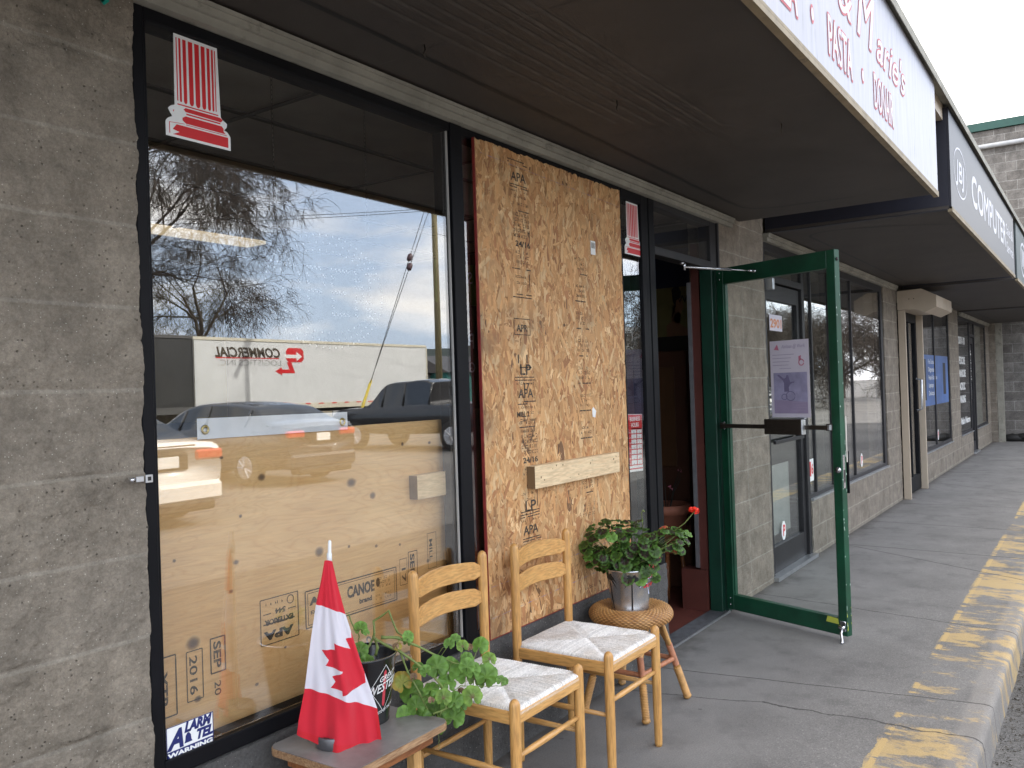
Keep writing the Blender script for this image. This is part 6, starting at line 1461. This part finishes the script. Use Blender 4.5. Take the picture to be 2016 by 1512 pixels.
car('parked_car', 'white sedan with its tail towards the shops, mirrored low left in the window', sed, [(1.05, 1), (3.85, 1)], paint('white_paint', (.78, .77, .74)), 1.84, (6.25, -7.40, -.15), R(-90), (2, 3, 4, 5), (2, 5), lampz=.92, accent=True)
suv = [(0, .50, .98, 1.02, .80, .70), (.10, .34, 1.05, 1.10, .88, .78), (.45, .28, 1.06, 1.14, .91, .80), (1.05, .24, 1.05, 1.42, .92, .64), (2.2, .22, 1.02, 1.50, .92, .66), (3.0, .22, 1.0, 1.42, .92, .62), (3.8, .24, .98, 1.04, .91, .76), (4.6, .28, .84, .88, .88, .74), (4.85, .42, .68, .72, .80, .66)]
car('parked_car', 'dark grey hatchback parked beside the white sedan, tail towards the shops', suv, [(1.0, 1), (3.85, 1)], paint('dark_grey_paint', (.035, .037, .045)), 1.84, (10.95, -9.70, -.15), R(-90), (2, 3, 4, 5), (2, 5), lampz=.95, accent=True)
pick = [(0, .62, 1.22, 1.26, .92, .86), (.06, .50, 1.24, 1.28, .96, .88), (1.9, .46, 1.26, 1.30, .98, .88), (1.95, .44, 1.26, 1.86, .98, .72), (2.9, .42, 1.24, 1.92, .98, .74), (3.7, .42, 1.22, 1.84, .98, .70), (4.35, .44, 1.20, 1.26, .97, .82), (5.5, .48, 1.10, 1.16, .95, .82), (5.8, .60, .95, 1.0, .88, .76)]
car('pickup_truck', 'black pickup truck standing side-on behind the cars, seen right of the trailer', pick, [(1.15, 1), (4.72, 1)], paint('black_paint', (.012, .012, .014)), 1.98, (19.08, -11.25, -.15), R(-90), (3, 4, 5), (3, 5), cat='truck', lampz=1.05, wr=.40)
van = [(0, .45, 1.25, 2.1, .92, .84), (.08, .40, 1.27, 2.22, .96, .86), (2.0, .38, 1.27, 2.26, .98, .88), (3.3, .38, 1.25, 2.2, .98, .84), (4.2, .40, 1.12, 1.25, .96, .80), (5.0, .46, .95, 1.0, .90, .74)]
car('parked_van', 'navy blue van mirrored in the narrow sidelight', van, [(1.0, 1), (4.0, 1)], paint('navy_paint', (.012, .016, .045)), 1.98, (20.3, -7.6, -.15), R(-90), (2, 3), (3,), cat='van', lampz=1.1, wr=.36)
car('parked_car', 'silver car parked far along the lot near the bare trees', sed, [(1.05, 1), (3.85, 1)], paint('silver_paint', (.40, .42, .44)), 1.84, (41, -10, -.15), R(-80), (2, 3, 4, 5), (2, 5), lampz=.92)
car('parked_car', 'dark blue car parked in front of the bare trees beyond the van', suv, [(1.0, 1), (3.85, 1)], paint('blue_paint', (.02, .035, .06)), 1.84, (33, -8.5, -.15), R(-85), (2, 3, 4, 5), (2, 5), lampz=.95)

def trailer(x0, x1, y, col, label, txt):
    t = thing('cargo_trailer', label, 'trailer', ((x0+x1)/2, y-1.25, -.15), 'trailers standing behind the cars')
    m = MB(); m.bbox(x0, x1, y-2.55, y, .98, 3.98, .02)
    for i in range(int((x1-x0)/.6)): m.box(x0+.3+i*.6, x0+.312+i*.6, y+.0005, y+.006, 1.2, 3.88)
    m.build('box', col, t)
    m = MB(); m.bbox(x0-.02, x1+.02, y-2.57, y+.03, 3.985, 4.12, .01); m.bbox(x0-.02, x1+.02, y-.1, y+.03, .86, 1.14, .01)
    for x in (x0, x1): m.bbox(x-.03, x+.06, y-.06, y+.035, .88, 3.98, .01)
    m.build('frame_rail', mat('cream_rail', (.66, .62, .50) if txt else (.10, .10, .10), .5), t)
    for x in (x0+1.3, x0+2.5):
        m = MB(); m.smooth = True; m.lathe([(.0, -.14), (.5, -.14), (.5, .14), (0, .14)], n=24, M=Matrix.Translation((x, y-.25, .36)) @ Matrix.Rotation(pi/2, 4, 'X')); m.build('wheel', MT['rubber'], t)
    m = MB(); m.bbox(x1-3.0, x1-2.85, y-.5, y-.35, -.15, .9, .01); m.build('landing_leg', MT['bronze'], t)
    m = MB(); m.box(x0+3.4, x1-3.2, y-2.4, y-.2, .70, .855); m.build('underframe', MT['seam'], t)
    if txt:
        m = MB()
        for i in range(18): m.box(x0+.3+i*.85, x0+.62+i*.85, y+.0305, y+.033, 1.07, 1.13)
        m.build('reflective_tape', MT['red'], t)
        # seen from the shops (+Y side) the text runs towards -X
        qx = lambda a: x0+1.25+(a-2.3)*.69
        qz = lambda b: 3.82-(3.75-b)*.74
        m = MB(); m.text('COMMERCIAL', .60, (qx(7.55), y+.008, qz(3.02)), (-1, 0, 0), (0, 0, 1), shear=.25, off=.02, maxw=3.6); m.build('lettering', MT['ink'], t)
        m = MB(); m.text('LOGISTICS INC.', .37, (qx(7.6), y+.008, qz(2.50)), (-1, 0, 0), (0, 0, 1), off=0, maxw=3.5); m.build('small_lettering', mat('grey_ink', (.3, .3, .3), .6), t)
        m = MB(); m.box(qx(2.3), qx(7.4), y+.007, y+.009, qz(2.93), qz(2.99)); m.build('red_underline', MT['red'], t); m = MB()
        m.poly([Vector((qx(a), y+.007, qz(b))) for a, b in ((8.2, 2.75), (9.35, 2.75), (9.55, 2.95), (9.55, 3.45), (9.35, 3.65), (8.2, 3.65), (8.0, 3.45), (8.0, 2.95))], (0, .004, 0))
        m.poly([Vector((qx(a), y+.007, qz(b))) for a, b in ((8.05, 2.74), (8.45, 2.74), (8.75, 2.05), (7.6, 2.05), (7.6, 1.92), (7.0, 2.17), (7.6, 2.42), (7.6, 2.28), (8.25, 2.28))], (0, .004, 0)); m.build('red_logo', MT['red'], t)
        m = MB(); m.poly([Vector((qx(a), y+.012, qz(b))) for a, b in ((7.8, 3.0), (7.8, 3.22), (8.9, 3.22), (8.9, 3.42), (9.4, 3.11), (8.9, 2.82), (8.9, 3.0))], (0, .003, 0)); m.build('white_arrow', MT['white'], t)
trailer(22.3, 37.6, -29.6, mat('white_trailer_skin', (.70, .71, .70), .45, 0, .06, 1.5), 'long white cargo trailer with black and red freight lettering', True)
trailer(5.9, 22.24, -29.35, mat('dark_trailer_skin', (.035, .037, .04), .55, 0, .2, 1.2), 'dark grey cargo trailer left of the white one', False)

def tree(loc, H, seed, label, depth=6, lean=(0, 0), spread=1.0, nb=3, group='bare trees across the lot', r0=.32, droop=.10):
    t = thing('bare_tree', label, 'tree', loc, group); rg = random.Random(seed); tr = MB(); cr = MB(); tr.smooth = True; base = Vector(loc)
    def grow(p, d, l, r, k):
        steps = 4 if k < 3 else 3; pts = [p]; q = p; dd = d.copy()
        for i in range(steps):
            dd = (dd+Vector((rg.gauss(0, .16), rg.gauss(0, .16), rg.gauss(0, .10)+(.05 if k < 2 else -droop*.5*k*.5)))).normalized(); q = q+dd*l/steps; pts.append(q)
        rs = [r*(1-.42*i/steps) for i in range(steps+1)]
        (tr if k < 1 else cr).tube(pts, rs, 7 if k < 2 else (5 if k < 4 else 3), cap=False)
        if k >= depth: return
        n = nb+(1 if rg.random() < .4 else 0)+(1 if k > 2 else 0)
        for i in range(n):
            u = rg.uniform(.35, 1) if i else 1.0; idx = min(steps, max(1, int(u*steps+.5))); o = pts[idx]
            az = rg.uniform(0, 2*pi); el = rg.uniform(.35, .95)*spread
            per = dd.orthogonal().normalized(); per2 = dd.cross(per); nd_ = (dd*cos(el)+(per*cos(az)+per2*sin(az))*sin(el)).normalized()
            grow(o, nd_, l*rg.uniform(.60, .84), max(.013 if depth > 6 else .008, rs[idx]*rg.uniform(.48, .68)), k+1)
    grow(base, Vector((lean[0], lean[1], 1)).normalized(), H*.27, r0, 0)
    tr.build('trunk', MT['twig'], t); cr.build('crown', MT['twig'], t); return t
tree((27.2, -38.5, -.15), 33, 5, 'big bare tree with spreading limbs behind the white trailer, mirrored in the window', 7, (.10, 0), 1.25, 3, r0=.6)
tree((25.8, -36.5, -.15), 17, 8, 'denser bare tree left of the big one behind the dark trailer', 6, (0, 0), 1.1, 3, r0=.3)
FT = tree((50, -13, -.15), 12, 21, 'bare tree in the middle of the far row, second nearest', 6, (0, 0), 1.15, 4, r0=.2, group='bare trees far along the lot')
for x, y, k, sc_, lb in ((57, -15.5, 2, 1.05, 'bare tree of the far row, third nearest'), (44.5, -15, 4, .85, 'nearest bare tree of the far row, beside the silver car'), (65, -14, 1, 1.15, 'bare tree of the far row, fourth from the shops'), (75, -16, 5, 1.2, 'farthest bare tree of the row beyond the cars'), (52, -19, 3, 1.3, 'tall bare tree standing behind the far row')):
    c = copy_tree(FT); c.location = (x, y, -.15); c.rotation_euler = (0, 0, k); c.scale = (sc_,)*3; c['label'] = lb
for i, (x, y, h, s) in enumerate(((31, -10.5, 8, 31), (35, -12.5, 8, 33), (39.5, -12, 9, 34))):
    tree((x, y, -.15), h, s, ('dense leafless shrub tree nearest to the dark blue car', 'dense leafless shrub tree behind the dark blue car', 'dense leafless shrub tree just before the silver car')[i], 6, (.1*i-.1, 0), 1.25, 4, r0=.12, group='dense leafless shrub trees')
FN = thing('rail_fence', 'low white rail fence running along the far part of the lot', 'fence', (38, -14.2, -.15))
for z in (.55, 1.0): m = MB(); m.bbox(24.5, 60, -14.25, -14.2, z, z+.07, .01); m.build('rail', MT['white'], FN)
for k in range(13): m = MB(); m.bbox(24.6+k*2.9, 24.7+k*2.9, -14.3, -14.2, -.15, 1.12, .01); m.build('fence_post', MT['trim'], FN)
UP = thing('utility_pole', 'wooden utility pole with guy wires in front of the white trailer', 'pole', (29.3, -21.9, -.15))
m = MB(); m.smooth = True; m.tube([(29.3, -21.9, -.15), (29.3, -21.9, 12.5)], [.16, .11], 14); m.build('post', mat('weathered_pole', (.20, .17, .09), .85, 0, .3, 5, stretch=(4, 4, .3)), UP)
m = MB(); m.bbox(29.2, 29.4, -23.1, -20.7, 11.4, 11.55, .01); m.build('crossarm', MT['twig'], UP)
gy = ((24.0, -21.9, -.1), (29.2, -21.9, 10.4)), ((23.7, -21.7, -.1), (29.2, -21.9, 9.8))
for a, b_ in gy:
    a = Vector(a); b_ = Vector(b_); m = MB(); m.tube([a, b_], .014, 5); m.build('guy_wire', MT['seam'], UP)
    m = MB(); m.smooth = True; m.tube([a, a+(b_-a)*.2], .045, 8); m.build('wire_guard', mat('yellow_guard', (.60, .47, .05), .5), UP)
    m = MB(); m.smooth = True; c = a+(b_-a)*.69; d = (b_-a).normalized(); m.tube([c-d*.17, c-d*.1, c+d*.1, c+d*.17], [.06, .11, .11, .06], 10); m.build('insulator', mat('brown_insulator', (.08, .04, .05), .3), UP)
def wire(a, b_, sag, r=.011):
    a = Vector(a); b_ = Vector(b_); m.tube([a.lerp(b_, i/14)-Vector((0, 0, sag*4*(i/14)*(1-i/14))) for i in range(15)], r, 4, cap=False)
m = MB(); wire((29.3, -21.9, 9.5), (3, -23, 5.4), .3); wire((29.3, -21.9, 9.4), (3, -23.2, 5.25), .3); wire((29.3, -21.5, 11.5), (110, -16, 12), 1.2); wire((29.3, -22.5, 11.5), (110, -17, 12), 1.3); wire((29.3, -21.9, 8.4), (110, -16.4, 8), 1.2)
m.build('cable', MT['seam'], UP)

# low houses, apartment block and wooded hills behind the lot
def house(x0, x1, y, h, col, label, roof=True, n=4):
    t = thing('distant_house', label, 'building', ((x0+x1)/2, y-4, -.15), 'low buildings behind the lot')
    m = MB(); m.box(x0, x1, y-8, y, -.15, h); m.build('wall', col, t)
    if roof: m = MB(); m.add([(x0-.4, y+.4, h), (x1+.4, y+.4, h), (x1+.4, y-8.4, h), (x0-.4, y-8.4, h), (x0+1, y-4, h+1.7), (x1-1, y-4, h+1.7)], [(0, 1, 5, 4), (1, 2, 5), (2, 3, 4, 5), (3, 0, 4), (0, 3, 2, 1)]); m.build('roof', MT['bronze'], t)
    for fl_ in range(max(1, int(h/2.8))):
        for i in range(n):
            a = x0+(x1-x0)*(i+.3)/n; m = MB(); m.bbox(a, a+(x1-x0)/n*.45, y-.02, y+.04, fl_*2.7+.9, fl_*2.7+2.1, .01); m.build('window', MT['carglass'], t)
house(33, 45, -45, 2.9, mat('tan_siding', (.33, .29, .22), .8), 'low tan house under the trailer line')
house(48, 60, -48, 3.0, mat('pale_siding', (.42, .42, .42), .8), 'pale low house right of the tan one')
house(78, 100, -45, 8.6, mat('grey_siding', (.30, .32, .35), .8), 'grey three storey apartment block far along the lot', False, 5)
house(60, 74, -46, 3.2, mat('teal_siding', (.05, .22, .20), .8), 'low teal fronted building before the apartment block')
MT['forest'] = mat('wooded_slope', (.022, .035, .032), .95, 0, .4, .02)
m = MB(); rnd.seed(3)
def hill(u, v):
    x = -600+2600*u; h = (34+70*u+26*noise.noise(Vector((u*7, 0, 2)))+5*noise.noise(Vector((u*60, v*3, 1)))+2.6*noise.noise(Vector((u*420, v*9, 1))))*sin(pi*min(1, v*1.0)*.5)
    return (x, -700-420*v, h-1)
m.smooth = True; m.grid(900, 24, hill); m.build('wooded_hills', MT['forest'], kind='structure')
